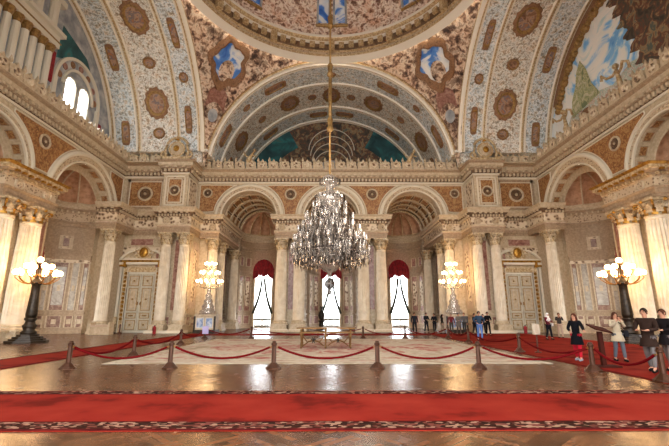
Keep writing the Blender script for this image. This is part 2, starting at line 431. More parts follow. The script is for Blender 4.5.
for sx, nm in ((-1, 'left'), (1, 'right')):
    oth = 'left' if sx < 0 else 'right'
    column(sx*19.8, 25.7, 1.22, f'big gilded fluted column glowing behind the lit candelabra on the {nm} wall, farther of its pair', 'large gilded wall columns')
    column(sx*19.8, 23.3, 1.22, f'big gilded fluted column at the {nm} edge of the picture, nearer of its pair', 'large gilded wall columns')
    column(sx*19.85, 35.3, .9, f'pale corinthian column in the corner between the {nm} niche and the double door', 'corner columns')
    column(sx*15.45, 36.85, .9, f'corinthian column beside the carved double door, outer of the {nm} pier pair', 'pier columns')
    column(sx*13.75, 36.85, .9, f'inner corinthian column of the {nm} pier pair, behind the pier candelabra', 'pier columns')
    column(sx*11.95, 39.8, .95, f'corinthian column at the outer side of the {nm} window arch', 'arcade columns')
    column(sx*11.85, 42.4, .95, f'shaded column just inside the outer side of the {nm} window arch', 'arcade columns')
    column(sx*11.5, 47.2, .9, f'brown shaded column deep inside the {nm} window arch beside the apse', 'arcade columns')
    column(sx*5.0, 39.8, 1.05, f'outer column on the pier between the centre arch and the {nm} window arch', 'arcade columns')
    column(sx*3.2, 39.8, 1.05, f'inner column on the pier between the centre arch and the {nm} window arch, partly under the chandelier', 'arcade columns')
# ------------------------------------------------------------------ floor and ceiling shell
m = MB('parquet'); m.box(ID, -27, 27, -8, 54, -.3, 0); tag(m.build('floor'), 'glossy brown parquet floor', None, kind='structure')
CEIL = MB('stone_light')
# ------------------------------------------------------------------ back wall
FB = frame((0, YB, 0), (1, 0, 0), (0, -1, 0))
AR = [(-8.45, 2.8, 11.32), (0, 2.8, 11.32), (8.45, 2.8, 11.32)]
wb = MB('stone_light', 'stone')
arch_wall(wb, FB, -13.9, 13.9, 11.4, ZC1, AR)
for c, r, zs in AR:
    wb.ring(FB, c, zs, [(r, 0), (r, -1.1)], 0, PI, 28)
arch_wall(wb, FB, -13.9, 13.9, 11.4, ZC1, AR, w=-1.1)
wallb = tag(wb.build('wall_back'), 'arcade wall with three round arches facing the camera', kind='structure')
for i, (c, r, zs) in enumerate(AR):
    m = MB('white_line', 'carved_fine', 'stone_light')
    m.ring(FB, c, zs, [(r, -.02), (r, .14), (r+.1, .18), (r+.14, .1)], 0, PI, 32)
    m.k = 1; m.ring(FB, c, zs, [(r+.14, .1), (r+.42, .12)], 0, PI, 32)
    m.k = 0; m.ring(FB, c, zs, [(r+.42, .12), (r+.44, .24), (r+.58, .26), (r+.7, .16), (r+.73, 0)], 0, PI, 32)
    m.k = 2
    for j in range(30):
        a = PI*(j+.5)/30; m.sphere(FB(c+(r+.28)*math.cos(a), .13, zs+(r+.28)*math.sin(a)), .09, 6, 4)
    m.build('archivolt', wallb)
# spandrels
def arc_pts(c, r, a0, a1, n): return [(c+r*math.cos(a0+(a1-a0)*i/n), 11.4+r*math.sin(a0+(a1-a0)*i/n)) for i in range(n+1)]
def spandrel(ca, cb):
    """panel between the archivolts centred at ca < cb"""
    r = 3.55; m = MB('white_line', 'panel_red'); g = .1; n = 12; rg = r+g
    mid = (ca+cb)/2
    L = [p for p in arc_pts(ca, rg, R(80), R(0), n) if p[0] < mid-.12]; Rr = [p for p in arc_pts(cb, rg, R(100), R(180), n) if p[0] > mid+.12]
    k = min(len(L), len(Rr)); L = L[:k]; Rr = Rr[:k]
    top = 14.72
    L = [(L[0][0], top)]+L; Rr = [(Rr[0][0], top)]+Rr
    m.k = 1
    for i in range(len(L)-1):
        m.add([FB(L[i][0], .04, min(top, L[i][1])), FB(Rr[i][0], .04, min(top, Rr[i][1])), FB(Rr[i+1][0], .04, min(top, Rr[i+1][1])), FB(L[i+1][0], .04, min(top, L[i+1][1]))], [(0, 1, 2, 3)])
    m.k = 0
    path = [FB(x, .06, min(top, z)) for x, z in L]+[FB(x, .06, min(top, z)) for x, z in Rr[::-1]]
    m.tube(path+[path[0]], .05, 4)
    o = m.build('spandrel_panel', wallb); roundel('roundel', FB, mid, .06, 13.75, .62, wallb)
spandrel(-8.45, 0); spandrel(0, 8.45)
for s in (-1, 1):
    m = MB('white_line', 'panel_red'); x0, x1 = 11.55, 13.6
    pts = [(x, z) for x, z in arc_pts(8.45, 3.65, R(68), R(8), 10)]
    m.k = 1
    for (xa, za), (xb, zb) in zip(pts, pts[1:]):
        m.add([FB(s*xa, .04, min(za, 14.72)), FB(s*x1, .04, min(za, 14.72)), FB(s*x1, .04, min(zb, 14.72)), FB(s*xb, .04, min(zb, 14.72))], [(0, 1, 2, 3)])
    m.k = 0
    m.tube([FB(s*x, .06, min(z, 14.72)) for x, z in pts]+[FB(s*x1, .06, 11.7), FB(s*x1, .06, 14.72), FB(s*pts[0][0], .06, 14.72)], .05, 4)
    m.build('spandrel_panel', wallb); roundel('roundel', FB, s*12.8, .06, 13.85, .5, wallb)
# arcade piers (core + entablature blocks) and passages behind
def rect(x0, x1, y0, y1): return [(x0, y1), (x0, y0), (x1, y0), (x1, y1)]
tn = [0]
def trim(mb, label=None, idx=None):
    tn[0] += 1
    return tag(mb.build(f'trim_{tn[0]}'), label, kind='structure')
def blockent(path, side, label, gold=False):
    m = MB('stone', 'carved', 'stone_light', 'stone_dark', 'marble_pink')
    m.sweep(ENT[:4], path, side); m.k = 4; m.sweep(ENT[3:5], path, side); m.k = 2; m.sweep(ENT[4:7], path, side); m.k = 1; m.sweep(ENT[6:9], path, side); m.k = 3; m.sweep(ENT[8:12], path, side); m.k = 2; m.sweep(ENT[11:], path, side)  # dark stone behind the dentils puts the shade of their gaps into colour
    m.k = 2; m.along(path, side, .12, .29, 10.58, 10.78, .26, .14)
    m.along(path, side, .3, .46, 10.84, 10.98, .5, .22)
    return trim(m, label)
for s in (-1, 1):
    nm = 'left' if s < 0 else 'right'
    # main piers between arches
    a, b = sorted((s*2.6, s*5.6))
    t = blockent([(a, 48), (a, 39.15), (b, 39.15), (b, 48)], -1 if False else 1, f'entablature block over the column pair {nm} of the centre arch')
    for q in (3.2, 5.0): roundel('roundel', frame((0, 39.13, 0), (1, 0, 0), (0, -1, 0)), s*q, 0, 10.18, .34, t)
    m = MB('stone', 'marble_red', 'stone_light', 'carved')
    m.k = 0; m.box(ID, a+.05, b-.05, 39.3, 48, 9.1, 11.3)
    m.k = 2; m.box(ID, a+.35, b-.35, 40.5, 48, 0, 9.1)
    FP = frame((0, 40.5, 0), (1, 0, 0), (0, -1, 0))
    panel(m, FP, min(s*3.75, s*4.45), max(s*3.75, s*4.45), 2, 8.6, 2, 1)
    for xx, d in ((a+.35, -1), (b-.35, 1)):
        FQ = frame((xx, 0, 0), (0, 1, 0), (d, 0, 0))
        dadostuff(m, FQ, 40.6, 48, 6, kb=2, kr=1)
        for k in range(3):
            panel(m, FQ, 40.9+k*2.4, 42.9+k*2.4, 2.1, 8.6, 2, 1, b=.22)
            m.k = 3; m.box(FQ, 41.6+k*2.4, 42.2+k*2.4, .03, .07, 2.8, 7.8)
    tag(m.build(f'wall_pier_{nm}'), f'marble-faced pier between the centre and {nm} window arches', kind='structure')
    # outer passage wall
    x = s*12.5; m = MB('stone', 'marble_red', 'stone_light', 'carved')
    m.box(ID, min(x, s*26), max(x, s*26), 40.2, 50.5, 0, 11.4)
    FQ = frame((x, 0, 0), (0, 1, 0), (-s, 0, 0)); dadostuff(m, FQ, 40.3, 48, 6, kb=2, kr=1)
    for k in range(3): panel(m, FQ, 40.6+k*2.4, 42.6+k*2.4, 2.1, 8.6, 2, 1, b=.22)
    tag(m.build(f'wall_passage_{nm}'), f'marble-faced side wall of the {nm} window passage', kind='structure')
    # side blocks: pier wing
    a, b = s*11.3, s*13.2
    path = [(s*11.3, 48), (s*11.3, 39.2), (s*13.2, 39.2), (s*13.2, 36.3), (s*16.2, 36.3), (s*16.2, YD-.1), (s*19.2, YD-.1), (s*19.2, 34.65), (s*21.0, 34.65)]
    t = blockent(path, s*-1*-1 if s > 0 else -1, f'lower entablature running round the {nm} pier and over the double door')
    for q in (13.75, 15.45): roundel('roundel', frame((0, 36.28, 0), (1, 0, 0), (0, -1, 0)), s*q, 0, 10.18, .34, t)
    roundel('roundel', frame((0, 39.18, 0), (1, 0, 0), (0, -1, 0)), s*11.95, 0, 10.18, .34, t)
    m = MB('stone', 'marble_pink', 'stone_light', 'carved', 'marble_red')
    y0, y1 = 36.4, 41
    x0, x1 = sorted((s*13.3, s*16.1)); m.box(ID, x0, x1, 36.45, 41, 9.1, 11.35)
    x0, x1 = sorted((s*11.4, s*13.4)); m.box(ID, x0, x1, 39.3, 48, 9.1, 11.35)
    m.k = 2; x0, x1 = sorted((s*13.35, s*15.95)); m.box(ID, x0, x1, 37.45, 41, 0, 9.1)
    FP = frame((0, 37.45, 0), (1, 0, 0), (0, -1, 0))
    panel(m, FP, min(s*14.3, s*14.9), max(s*14.3, s*14.9), 1.9, 8.6, 2, 4, b=.08)
    dadostuff(m, FP, *sorted((s*13.4, s*15.9)), kb=2, kr=4)
    x0, x1 = sorted((s*12.5, s*13.4)); m.k = 2; m.box(ID, x0, x1, 39.9, 41, 0, 9.1)
    FQ = frame((s*13.35, 0, 0), (0, 1, 0), (-s, 0, 0))
    dadostuff(m, FQ, 37.5, 39.9, kb=2, kr=4); panel(m, FQ, 37.7, 39.7, 2, 8.6, 2, 1, b=.16)
    m.k = 3; m.box(FQ, 38.3, 39.1, .03, .08, 2.8, 7.8)
    tag(m.build(f'wall_return_{nm}'), f'marble-faced {nm} pier between the door wall and the arcade', kind='structure')
    # upper attic of pier + door wall
    m = MB('stone_light', 'stone')
    x0, x1 = sorted((s*13.9, s*16.3)); m.box(ID, x0, x1, 36.75, 42, 11.4, ZC1)
    x0, x1 = sorted((s*16.3, s*24)); m.box(ID, x0, x1, YD-.02, 42, 0, ZC1)
    wd = tag(m.build('wall_door_'+nm), f'{nm} far wall with the carved double door', kind='structure')
    FA = frame((0, 36.75, 0), (1, 0, 0), (0, -1, 0)); FD = frame((0, YD-.02, 0), (1, 0, 0), (0, -1, 0))
    m = MB('white_line', 'panel_red', 'carved_fine')
    u0, u1 = sorted((s*14.15, s*16.05)); panel(m, FA, u0, u1, 11.75, 14.75, 0, 2, b=.12); panel(m, FA, u0+.3, u1-.3, 12.05, 14.45, 0, 1, .03, .06)
    m.build('attic_panel', wd); roundel('roundel', FA, s*15.1, .08, 13.25, .55, wd)
    m = MB('white_line', 'panel_red', 'stone'); u0, u1 = sorted((s*16.6, s*20.3)); m.k = 2; panel(m, FD, u0, u1, 11.7, 14.8, 2, 1, b=.3); panel(m, FD, u0+.25, u1-.25, 11.95, 14.55, 0, 1, .03, .07)
    m.build('attic_panel', wd); roundel('roundel', FD, s*18.45, .06, 13.25, .75, wd)
    FS = frame((s*13.9, 0, 0), (0, 1, 0), (-s, 0, 0)); m = MB('white_line', 'carved'); panel(m, FS, 37.0, 39.3, 11.75, 14.75, 0, 1, b=.14); m.build('attic_panel', wd)
    # lower door wall marble
    m = MB('stone', 'marble_red', 'stone_light', 'carved')
    a_, b_ = sorted((s*19.3, s*20.7)); m.k = 0; m.box(ID, a_, b_, 34.7, 38, 9.1, 11.35); m.k = 2; m.box(ID, *sorted((s*20.0, s*20.8)), 36.0, 38, 0, 9.1)
    for u0, u1 in ((s*16.4, s*16.9),):
        u0, u1 = sorted((u0, u1)); dadostuff(m, FD, u0, u1, kb=2, kr=1); panel(m, FD, u0+.05, u1-.05, 1.9, 7.4, 2, 1, b=.08)
    u0, u1 = sorted((s*16.5, s*20.0)); panel(m, FD, u0+.6, u1-.6, 8.0, 8.8, 2, 1, b=.1)
    m.k = 3; m.box(FD, u0, u1, 0, .04, 7.3, 7.9)
    m.build('marble_lining', wd)
# ---- carved double doors
def make_door(s, nm):
    FD = frame((s*17.85, YD-.04, 0), (1, 0, 0), (0, -1, 0))
    r = MB('white_paint'); r.box(FD, -1.3, 1.3, 0, .1, 0, 5.5); d = tag(r.build(f'door_{1 if s < 0 else 2}'), f'tall cream double door in a gilded frame on the {nm} side', kind='structure')
    for q in (-1, 1):
        m = MB('door_paint', 'gold_dull', 'stone_light')
        a, b = sorted((q*.04, q*1.2)); m.box(FD, a, b, .1, .2, .1, 5.35)
        for z0, z1 in ((.25, 1.1), (1.25, 1.75), (1.95, 4.0), (4.2, 5.15)):
            panel(m, FD, a+.14, b-.14, z0, z1, 1, 2, .2, .05, th=.05); panel(m, FD, a+.3, b-.3, z0+.14, z1-.14, 0, 1 if z1-z0 < .6 else 2, .2, .04, th=.07)
            m.k = 1; m.sphere(FD((a+b)/2, .27, (z0+z1)/2), .09, 8, 5)
        lf = m.build('door_leaf', d)
        m = MB('brass'); m.sphere(FD(q*.12, .3, 2.6), .05, 8, 6); m.box(FD, q*.12-.03, q*.12+.03, .2, .27, 2.45, 2.75); m.build('door_handle', lf)
    m = MB('gilt_stone', 'white_line', 'gold')
    for q in (-1, 1):
        a, b = sorted((q*1.3, q*1.75)); m.k = 0; m.box(FD, a, b, 0, .22, 0, 5.9)
        m.k = 1; m.box(FD, a-.0, a+.05, .0, .28, 0, 5.9); m.box(FD, b-.05, b, 0, .28, 0, 5.9)
        m.k = 2
        for k in range(12): m.sphere(FD(q*1.52, .24, 1.2+k*.38), .15, 6, 4)
        m.k = 0; a, b = sorted((q*1.85, q*2.15)); m.box(FD, a, b, 0, .3, 0, 1.4); m.k = 1; m.box(FD, a+.04, b-.04, 0, .25, 1.4, 6.0)
        m.k = 2; m.box(FD, a-.05, b+.05, 0, .38, 6.0, 6.2)
        m.box(FD, min(q*1.75, q*1.5), max(q*1.75, q*1.5), .2, .45, 5.95, 6.45)
    m.k = 0; m.box(FD, -1.3, 1.3, 0, .24, 5.5, 5.95)
    m.k = 1; m.box(FD, -2.2, 2.2, 0, .42, 6.2, 6.42); m.k = 2; m.box(FD, -2.1, 2.1, 0, .36, 6.42, 6.62); m.k = 1; m.box(FD, -2.25, 2.25, 0, .5, 6.62, 6.75)
    m.build('door_frame', d)
    m = MB('gold', 'white_line', 'gilt_stone')
    for q in (-1, 1):
        pts = [FD(q*(2.1-1.3*t), .3, 6.8+.75*math.sin(t*PI/2)) for t in [i/8 for i in range(9)]]; m.k = 1; m.tube(pts, .12, 6)
        pts = [FD(q*(.75+.22*math.cos(t)), .3, 7.5+.22*math.sin(t)-.2) for t in [i/8*5 for i in range(9)]]; m.k = 2; m.tube(pts, .07, 5)
    m.k = 0; m.smooth = True; vs = []
    m.sphere(FD(0, .35, 7.35), .42, 12, 8, (1, .4, 1.2)); m.k = 2; m.ring(FD, 0, 7.35, [(.42, .3), (.55, .42), (.62, .3)], 0, 2*PI, 20)
    m.smooth = False; m.k = 2; m.box(FD, -.7, .7, .1, .3, 6.78, 7.0)
    m.build('door_pediment', d)
make_door(-1, 'left'); make_door(1, 'right')
# ------------------------------------------------------------------ passages: barrel vaults, apses, windows
def passage(c, nm, idx):
    F = frame((c, YB, 0), (1, 0, 0), (0, 1, 0))      # u across, w = depth
    y0, y1 = 1.1, 8.2; r = 2.7
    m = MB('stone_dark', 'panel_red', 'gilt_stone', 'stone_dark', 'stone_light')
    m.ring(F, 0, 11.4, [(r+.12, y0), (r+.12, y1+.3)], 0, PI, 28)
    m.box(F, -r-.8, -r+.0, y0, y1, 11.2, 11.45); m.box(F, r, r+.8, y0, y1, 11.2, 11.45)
    k = 4
    for w0 in (y0, 3.3, 5.2, 7.0):   # ribs
        m.k = 4; m.ring(F, 0, 11.4, [(r+.1, w0), (r-.02, w0+.02), (r-.02, w0+.3), (r+.1, w0+.32)], 0, PI, 28)
    for (w0, w1, n) in ((1.5, 3.2, 9), (3.7, 5.1, 7), (5.6, 6.9, 7)):
        for j in range(n):
            a0 = PI*(j+.12)/n; a1 = PI*(j+.88)/n
            def P(s, t, a0=a0, a1=a1, w0=w0, w1=w1, rr=r+.06): 
                a = a0+(a1-a0)*s; return F(rr*math.cos(a), w0+.15+(w1-w0-.3)*t, 11.4+rr*math.sin(a))
            m.k = 1; m.grid(P, 4, 1)
            b = [P(0, 0), P(.5, 0), P(1, 0), P(1, 1), P(.5, 1), P(0, 1), P(0, 0)]; m.k = 2; m.tube(b, .07, 4)
    v = tag(m.build(f'ceiling_passage_{nm}'), f'coffered barrel vault over the {nm} window passage', kind='structure')
    # apse
    R0 = 2.6; yc = 8.2
    m = MB('stone', 'niche_shell', 'gilt_stone', 'stone_light')
    # end wall around the apse
    arch_wall(m, F, -4.4, 4.4, 0, 16.0, [(0, R0, 11.4)], w=yc)
    wa, wz = R(27), 7.0
    def cyl(a, z, rr=R0): return F(rr*math.sin(a), yc+rr*math.cos(a), z)
    n = 24
    AA = [R(-90)+R(180)*i/n for i in range(n+1)]
    AA = sorted([a for a in AA if abs(a) > wa+.02]+[-wa, wa]+[-wa+2*wa*i/8 for i in range(1, 8)])
    def wtop(a): return wz+1.35*math.sqrt(max(0, 1-(a/wa)**2)) if abs(a) <= wa+1e-6 else 0
    for a, b in zip(AA, AA[1:]):
        inside = abs((a+b)/2) < wa
        m.add([cyl(a, wtop(a) if inside else 0), cyl(b, wtop(b) if inside else 0), cyl(b, 11.4), cyl(a, 11.4)], [(0, 1, 2, 3)])
    # semidome with scallops
    m.k = 1
    def D(s, t):
        a = R(-90)+PI*s; e = t*PI/2
        rr = (R0-.02)-.4*(1-abs(math.sin(s*PI*5)))*(1-t)**.3*min(1, 5*math.sin(PI*s))
        return F(rr*math.sin(a)*math.cos(e), yc+rr*math.cos(a)*math.cos(e), 11.4+rr*math.sin(e))
    m.grid(D, 50, 8)
    m.k = 2
    for q in range(1, 5): m.tube([D(q/5, t/8) for t in range(8)], .06, 5)
    m.tube([D(q/40, .02) for q in range(41)], .09, 5)
    m.k = 2
    m.ring(F, 0, 11.4, [(R0+.25, yc-.02), (R0+.2, yc-.12), (R0-.02, yc-.12), (R0-.02, yc+.05)], 0, PI, 28)
    ap = tag(m.build(f'wall_apse_{nm}'), f'curved apse wall with a scalloped shell around the {nm} window', kind='structure')
    arc = [(c+R0*math.sin(a), YB+yc+R0*math.cos(a)) for a in [R(-90)+R(180)*i/24 for i in range(25)]]
    m = MB('stone', 'carved_fine', 'stone_light'); m.sweep([(o+.06, z) for o, z in ENT[:8]], arc, 1); m.k = 1; m.sweep([(o+.06, z) for o, z in ENT[7:9]], arc, 1); m.k = 2; m.sweep([(.6*o, z) for o, z in ENT[8:]], arc, 1)
    m.build('apse_entablature', ap)
    m = MB('stone_light', 'marble_red', 'carved', 'stone')
    for q in (-1, 1):
        G = lambda u, w, z, q=q: F((R0-w)*math.sin(q*u), yc+(R0-w)*math.cos(q*u), z)
        for a0, a1 in ((R(36), R(58)), (R(62), R(86))):
            panel(m, G, a0, a1, 2.0, 6.2, 0, 1, .0, .045, 3); m.k = 2; m.box(G, a0+.09, a1-.09, .03, .07, 2.6, 5.6, 3)
            panel(m, G, a0+.04, a1-.04, 7.4, 8.5, 0, 1, 0, .05, 3)
            panel(m, G, a0, a1, .5, 1.5, 0, 1, 0, .05, 3)
        m.k = 3; m.box(G, R(33), R(90), 0, .12, 0, .35, 6); m.box(G, R(33), R(90), 0, .12, 1.6, 1.8, 6); m.box(G, R(33), R(90), 0, .14, 6.5, 6.8, 6)
    m.k = 0
    pts = [cyl(a, wtop(a), R0-.05) for a in [-wa+2*wa*i/12 for i in range(13)]]; m.tube([cyl(-wa, 0, R0-.05)]+pts+[cyl(wa, 0, R0-.05)], .14, 6)
    m.build('apse_lining', ap)
    # window: frame + pane + balcony rail outside
    yw = yc+R0-.25; hw = R0*math.sin(wa)
    W = MB('door_paint')
    for q in (-1, 0, 1): W.box(F, q*hw*.97-.05, q*hw*.97+.05, yw, yw+.1, 0, wz+(1.2 if q == 0 else 0))
    for z in (0.05, 4.4, wz-.1): W.box(F, -hw, hw, yw, yw+.1, z, z+.1)
    w = tag(W.build(f'window_{idx}'), f'tall arched window with bright daylight in the {nm} arch', kind='structure')
    g = MB('glass'); g.add([F(-hw, yw+.05, 0), F(hw, yw+.05, 0), F(hw, yw+.05, wz+1.4), F(-hw, yw+.05, wz+1.4)], [(0, 1, 2, 3)]); g.build('pane', w)
    b = MB('bronze'); b.box(F, -2, 2, yw+1.6, yw+1.7, .85, 1.1); b.box(F, -2, 2, yw+1.55, yw+1.75, 0, .3)
    b.box(F, -2, 2, yw+1.6, yw+1.7, .15, .22)
    for k in range(21): b.box(F, -2+k*.2-.04, -2+k*.2+.04, yw+1.62, yw+1.68, .15, 1.0)
    b.build('balcony_railing', w)
    # valance and curtains: hang in front, things of their own
    yv = yw-.35; v = MB('velvet_red'); n = 24; vs = []
    for i in range(n+1):
        u = -hw-.12+(2*hw+.24)*i/n; z1 = wz-.2+1.55*math.sqrt(max(0, 1-(u/(hw+.14))**2)); z0 = 6.5-.35*abs(math.sin(i/n*PI*3))-.4*abs(u/hw)**4
        dw = .08*math.sin(i*2.1)
        vs += [F(u, yv+dw, z1), F(u, yv-.12+dw, (z0+z1)/2), F(u, yv+dw*.5, z0), F(u, yv+.06, z0)]
    v.add(vs, [(i*4+j, i*4+j+1, (i+1)*4+j+1, (i+1)*4+j) for i in range(n) for j in range(3)])
    for i in range(4):
        q = -hw+hw*2*(i)/3; v.tube([F(q, yv-.1, 6.7), F(q, yv-.12, 5.9)], [.1, .04], 6)
    tag(v.build('window_valance', loc=None), f'red scalloped velvet valance over the {nm} window', 'valance', 'red window valances')
    for q in (-1, 1):
        e = 'left' if q < 0 else 'right'
        cm = MB('sheer', 'curtain_dark'); n = 16; vs = []
        for j in range(n+1):
            t = j/n; z = 6.6*(1-t)+.15*t if True else 0
            if z > 1.9: k = (6.6-z)/4.7; inner = .19+(hw*.93-.19)*(k**1.9)*1.0
            else: inner = hw*.93-.2*((1.9-z)/1.9)
            for i in range(9):
                s = i/8; u = inner+(hw-inner)*s; vs.append(F(q*u, yv+.24+.03*math.sin(i*3.0+t*2), z))
        cm.add(vs, [(j*9+i, j*9+i+1, (j+1)*9+i+1, (j+1)*9+i) for j in range(n) for i in range(8)])
        co = cm.build('sheer_curtain')
        tag(co, f'sheer white tied-back curtain on the {e} side of the {nm} window', 'curtain', 'sheer window curtains')
        cm = MB('curtain_dark'); cm.tube([F(q*(.19+(hw*.93-.19)*(k/10)**1.9), yv+.15, 6.0-4.1*k/10) for k in range(11)]+[F(q*hw*.93, yv+.15, 1.7)], [.12+.006*k for k in range(11)]+[.2], 6)
        cm.build('curtain_trim', co)
passage(-8.45, 'left', 1); passage(0, 'centre', 2); passage(8.45, 'right', 3)
# ------------------------------------------------------------------ side walls with niches
def side_wall(s, nm):
    F = frame((s*XS, 0, 0), (0, 1, 0), (-s, 0, 0))
    niches = [(32.4, 4.1), (22.6, 2.9)]
    m = MB('stone_light', 'stone', 'panel_red', 'white_line')
    arch_wall(m, F, 8, YD+.1, 0, ZC1, [(c, r, 9.95 if r > 3 else 11) for c, r in niches], w=-.02)
    m.k = 0; m.box(F, -8.2, 8, -.6, 0, 0, ZC1)
    for c, r in niches:
        zs = 9.95 if r > 3 else 11
        m.k = 0; m.ring(F, c, zs, [(r, -.02), (r, -.9)], 0, PI, 28)
        for q in (-1, 1): m.add([F(c+q*r, 0, 0), F(c+q*r, -.9, 0), F(c+q*r, -.9, 11), F(c+q*r, 0, 11)], [(0, 1, 2, 3)])
    w = tag(m.build('wall_'+nm), f'{nm} side wall of the hall with shell niches', kind='structure')
    for c, r in niches:
        m = MB('white_line', 'carved_fine', 'stone_light')
        k = 5.05-r if r > 3 else .65; zs = 9.95 if r > 3 else 11
        m.ring(F, c, zs, [(r, -.03), (r, .12), (r+.1, .16), (r+.14, .08)], 0, PI, 36)
        m.k = 1; m.ring(F, c, zs, [(r+.14, .08), (r+k*.62, .1)], 0, PI, 36)
        m.k = 0; m.ring(F, c, zs, [(r+k*.62, .1), (r+k*.66, .22), (r+k*.8, .24), (r+k*.95, .12), (r+k, 0)], 0, PI, 36)
        m.k = 2
        for j in range(36):
            a = PI*(j+.5)/36; m.sphere(F(c+(r+k*.38)*math.cos(a), .1, zs+(r+k*.38)*math.sin(a)), .09, 6, 4)
        m.build('archivolt', w)
        # niche body
        R0 = r-.6; yc = -.9
        def cyl(a, z, rr=R0): return F(c+rr*math.sin(a), yc-rr*math.cos(a), z)
        m = MB('stone', 'niche_shell', 'stone_light', 'carved_fine', 'panel_red')
        m.k = 2; m.ring(F, c, zs, [(r, -.88), (r-.1, -.9), (R0+.05, -.9), (R0, -.95)], 0, PI, 32)
        for j in range(9):  # dots on soffit
            a = PI*(j+.5)/9; m.k = 4
            p0 = [F(c+(r-.03)*math.cos(a+da), ww, zs+(r-.03)*math.sin(a+da)) for da, ww in ((-.11, -.2), (.11, -.2), (.11, -.72), (-.11, -.72))]
            m.add(p0, [(0, 1, 2, 3)]); m.k = 0; m.tube(p0+[p0[0]], .04, 4)
        m.k = 2
        for q in (-1, 1): m.add([F(c+q*r, -.9, 0), F(c+q*R0, -.9, 0), F(c+q*R0, -.9, 11), F(c+q*r, -.9, 11)], [(0, 1, 2, 3)])
        wa, wz = R(27), 6.6
        def wtop(a): return wz+1.25*math.sqrt(max(0, 1-(a/wa)**2)) if abs(a) <= wa+1e-6 else 0
        n = 24; AA = sorted([a for a in [R(-90)+R(180)*i/n for i in range(n+1)] if abs(a) > wa+.02]+[-wa+2*wa*i/8 for i in range(9)])
        m.k = 0
        for a, b in zip(AA, AA[1:]):
            ins = abs((a+b)/2) < wa
            m.add([cyl(a, wtop(a) if ins else 0), cyl(b, wtop(b) if ins else 0), cyl(b, 11.45), cyl(a, 11.45)], [(0, 1, 2, 3)])
        m.k = 1
        def D(p, t):
            a = R(-90)+PI*p; e = t*PI/2; rr = R0-.02-.42*(1-abs(math.sin(p*PI*6)))*(1-t)**.3*min(1, 5*math.sin(PI*p)); ez = 2.72/R0 if R0 > 3 else 1
            return F(c+rr*math.sin(a)*math.cos(e), yc-rr*math.cos(a)*math.cos(e), 11.4+ez*rr*math.sin(e))
        m.grid(D, 60, 8)
        m.k = 2
        for q in range(1, 6): m.tube([D(q/6, t/8) for t in range(8)], .07, 5)
        m.tube([D(q/40, .02) for q in range(41)], .1, 5)
        ni = m.build('niche', w)
        arc = []
        for i in range(25):
            a = R(-90)+R(180)*i/24; p = cyl(a, 0); arc.append((p[0], p[1]))
        m = MB('stone', 'carved_fine', 'stone_light')
        sd = -1*s*-1 if False else (1 if s > 0 else -1)
        sc_ = [(o+.06, z) for o, z in ENT]
        m.sweep(sc_[:7], arc, -sd*-1 if False else sd*-1); m.k = 1; m.sweep(sc_[6:9], arc, -sd); m.k = 0; m.sweep(sc_[8:12], arc, -sd); m.k = 2; m.sweep([(.7*o, z) for o, z in sc_[11:]], arc, -sd)
        m.along(arc, -sd, .14, .27, 10.58, 10.78, .26, .14)
        m.build('niche_entablature', w)
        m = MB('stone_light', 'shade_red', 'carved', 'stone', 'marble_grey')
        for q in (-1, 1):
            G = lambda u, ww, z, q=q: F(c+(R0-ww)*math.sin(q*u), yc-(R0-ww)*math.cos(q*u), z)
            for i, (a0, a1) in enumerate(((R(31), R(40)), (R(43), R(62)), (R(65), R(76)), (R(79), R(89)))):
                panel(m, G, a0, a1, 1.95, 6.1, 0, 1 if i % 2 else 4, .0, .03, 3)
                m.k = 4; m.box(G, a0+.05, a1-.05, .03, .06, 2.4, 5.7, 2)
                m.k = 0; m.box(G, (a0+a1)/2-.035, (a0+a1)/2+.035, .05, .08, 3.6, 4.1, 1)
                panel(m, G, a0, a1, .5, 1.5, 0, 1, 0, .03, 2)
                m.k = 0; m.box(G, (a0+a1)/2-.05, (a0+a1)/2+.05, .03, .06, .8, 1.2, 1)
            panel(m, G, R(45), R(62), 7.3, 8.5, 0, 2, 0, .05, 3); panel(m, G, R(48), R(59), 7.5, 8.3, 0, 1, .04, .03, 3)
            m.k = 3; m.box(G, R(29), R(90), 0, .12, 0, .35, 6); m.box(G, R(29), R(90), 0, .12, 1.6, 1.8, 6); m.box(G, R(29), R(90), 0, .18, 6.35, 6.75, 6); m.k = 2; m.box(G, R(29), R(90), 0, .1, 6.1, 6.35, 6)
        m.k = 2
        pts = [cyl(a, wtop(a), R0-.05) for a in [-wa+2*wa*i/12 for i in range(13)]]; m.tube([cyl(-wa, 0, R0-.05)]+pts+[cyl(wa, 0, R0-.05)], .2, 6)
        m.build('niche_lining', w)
        global wi
        hw = R0*math.sin(wa); yw = yc-R0+.2
        W = MB('door_paint')
        for q in (-1, 0, 1): W.box(F, c+q*hw*.97-.05, c+q*hw*.97+.05, yw, yw+.1, 0, wz)
        for z in (.05, 4.2): W.box(F, c-hw, c+hw, yw, yw+.1, z, z+.1)
        wo = tag(W.build(f'window_{wi}'), f'arched window in a {nm} wall niche', kind='structure'); wi += 1
        g = MB('glass'); g.add([F(c-hw, yw, 0), F(c+hw, yw, 0), F(c+hw, yw, wz+1.3), F(c-hw, yw, wz+1.3)], [(0, 1, 2, 3)]); g.build('pane', wo)
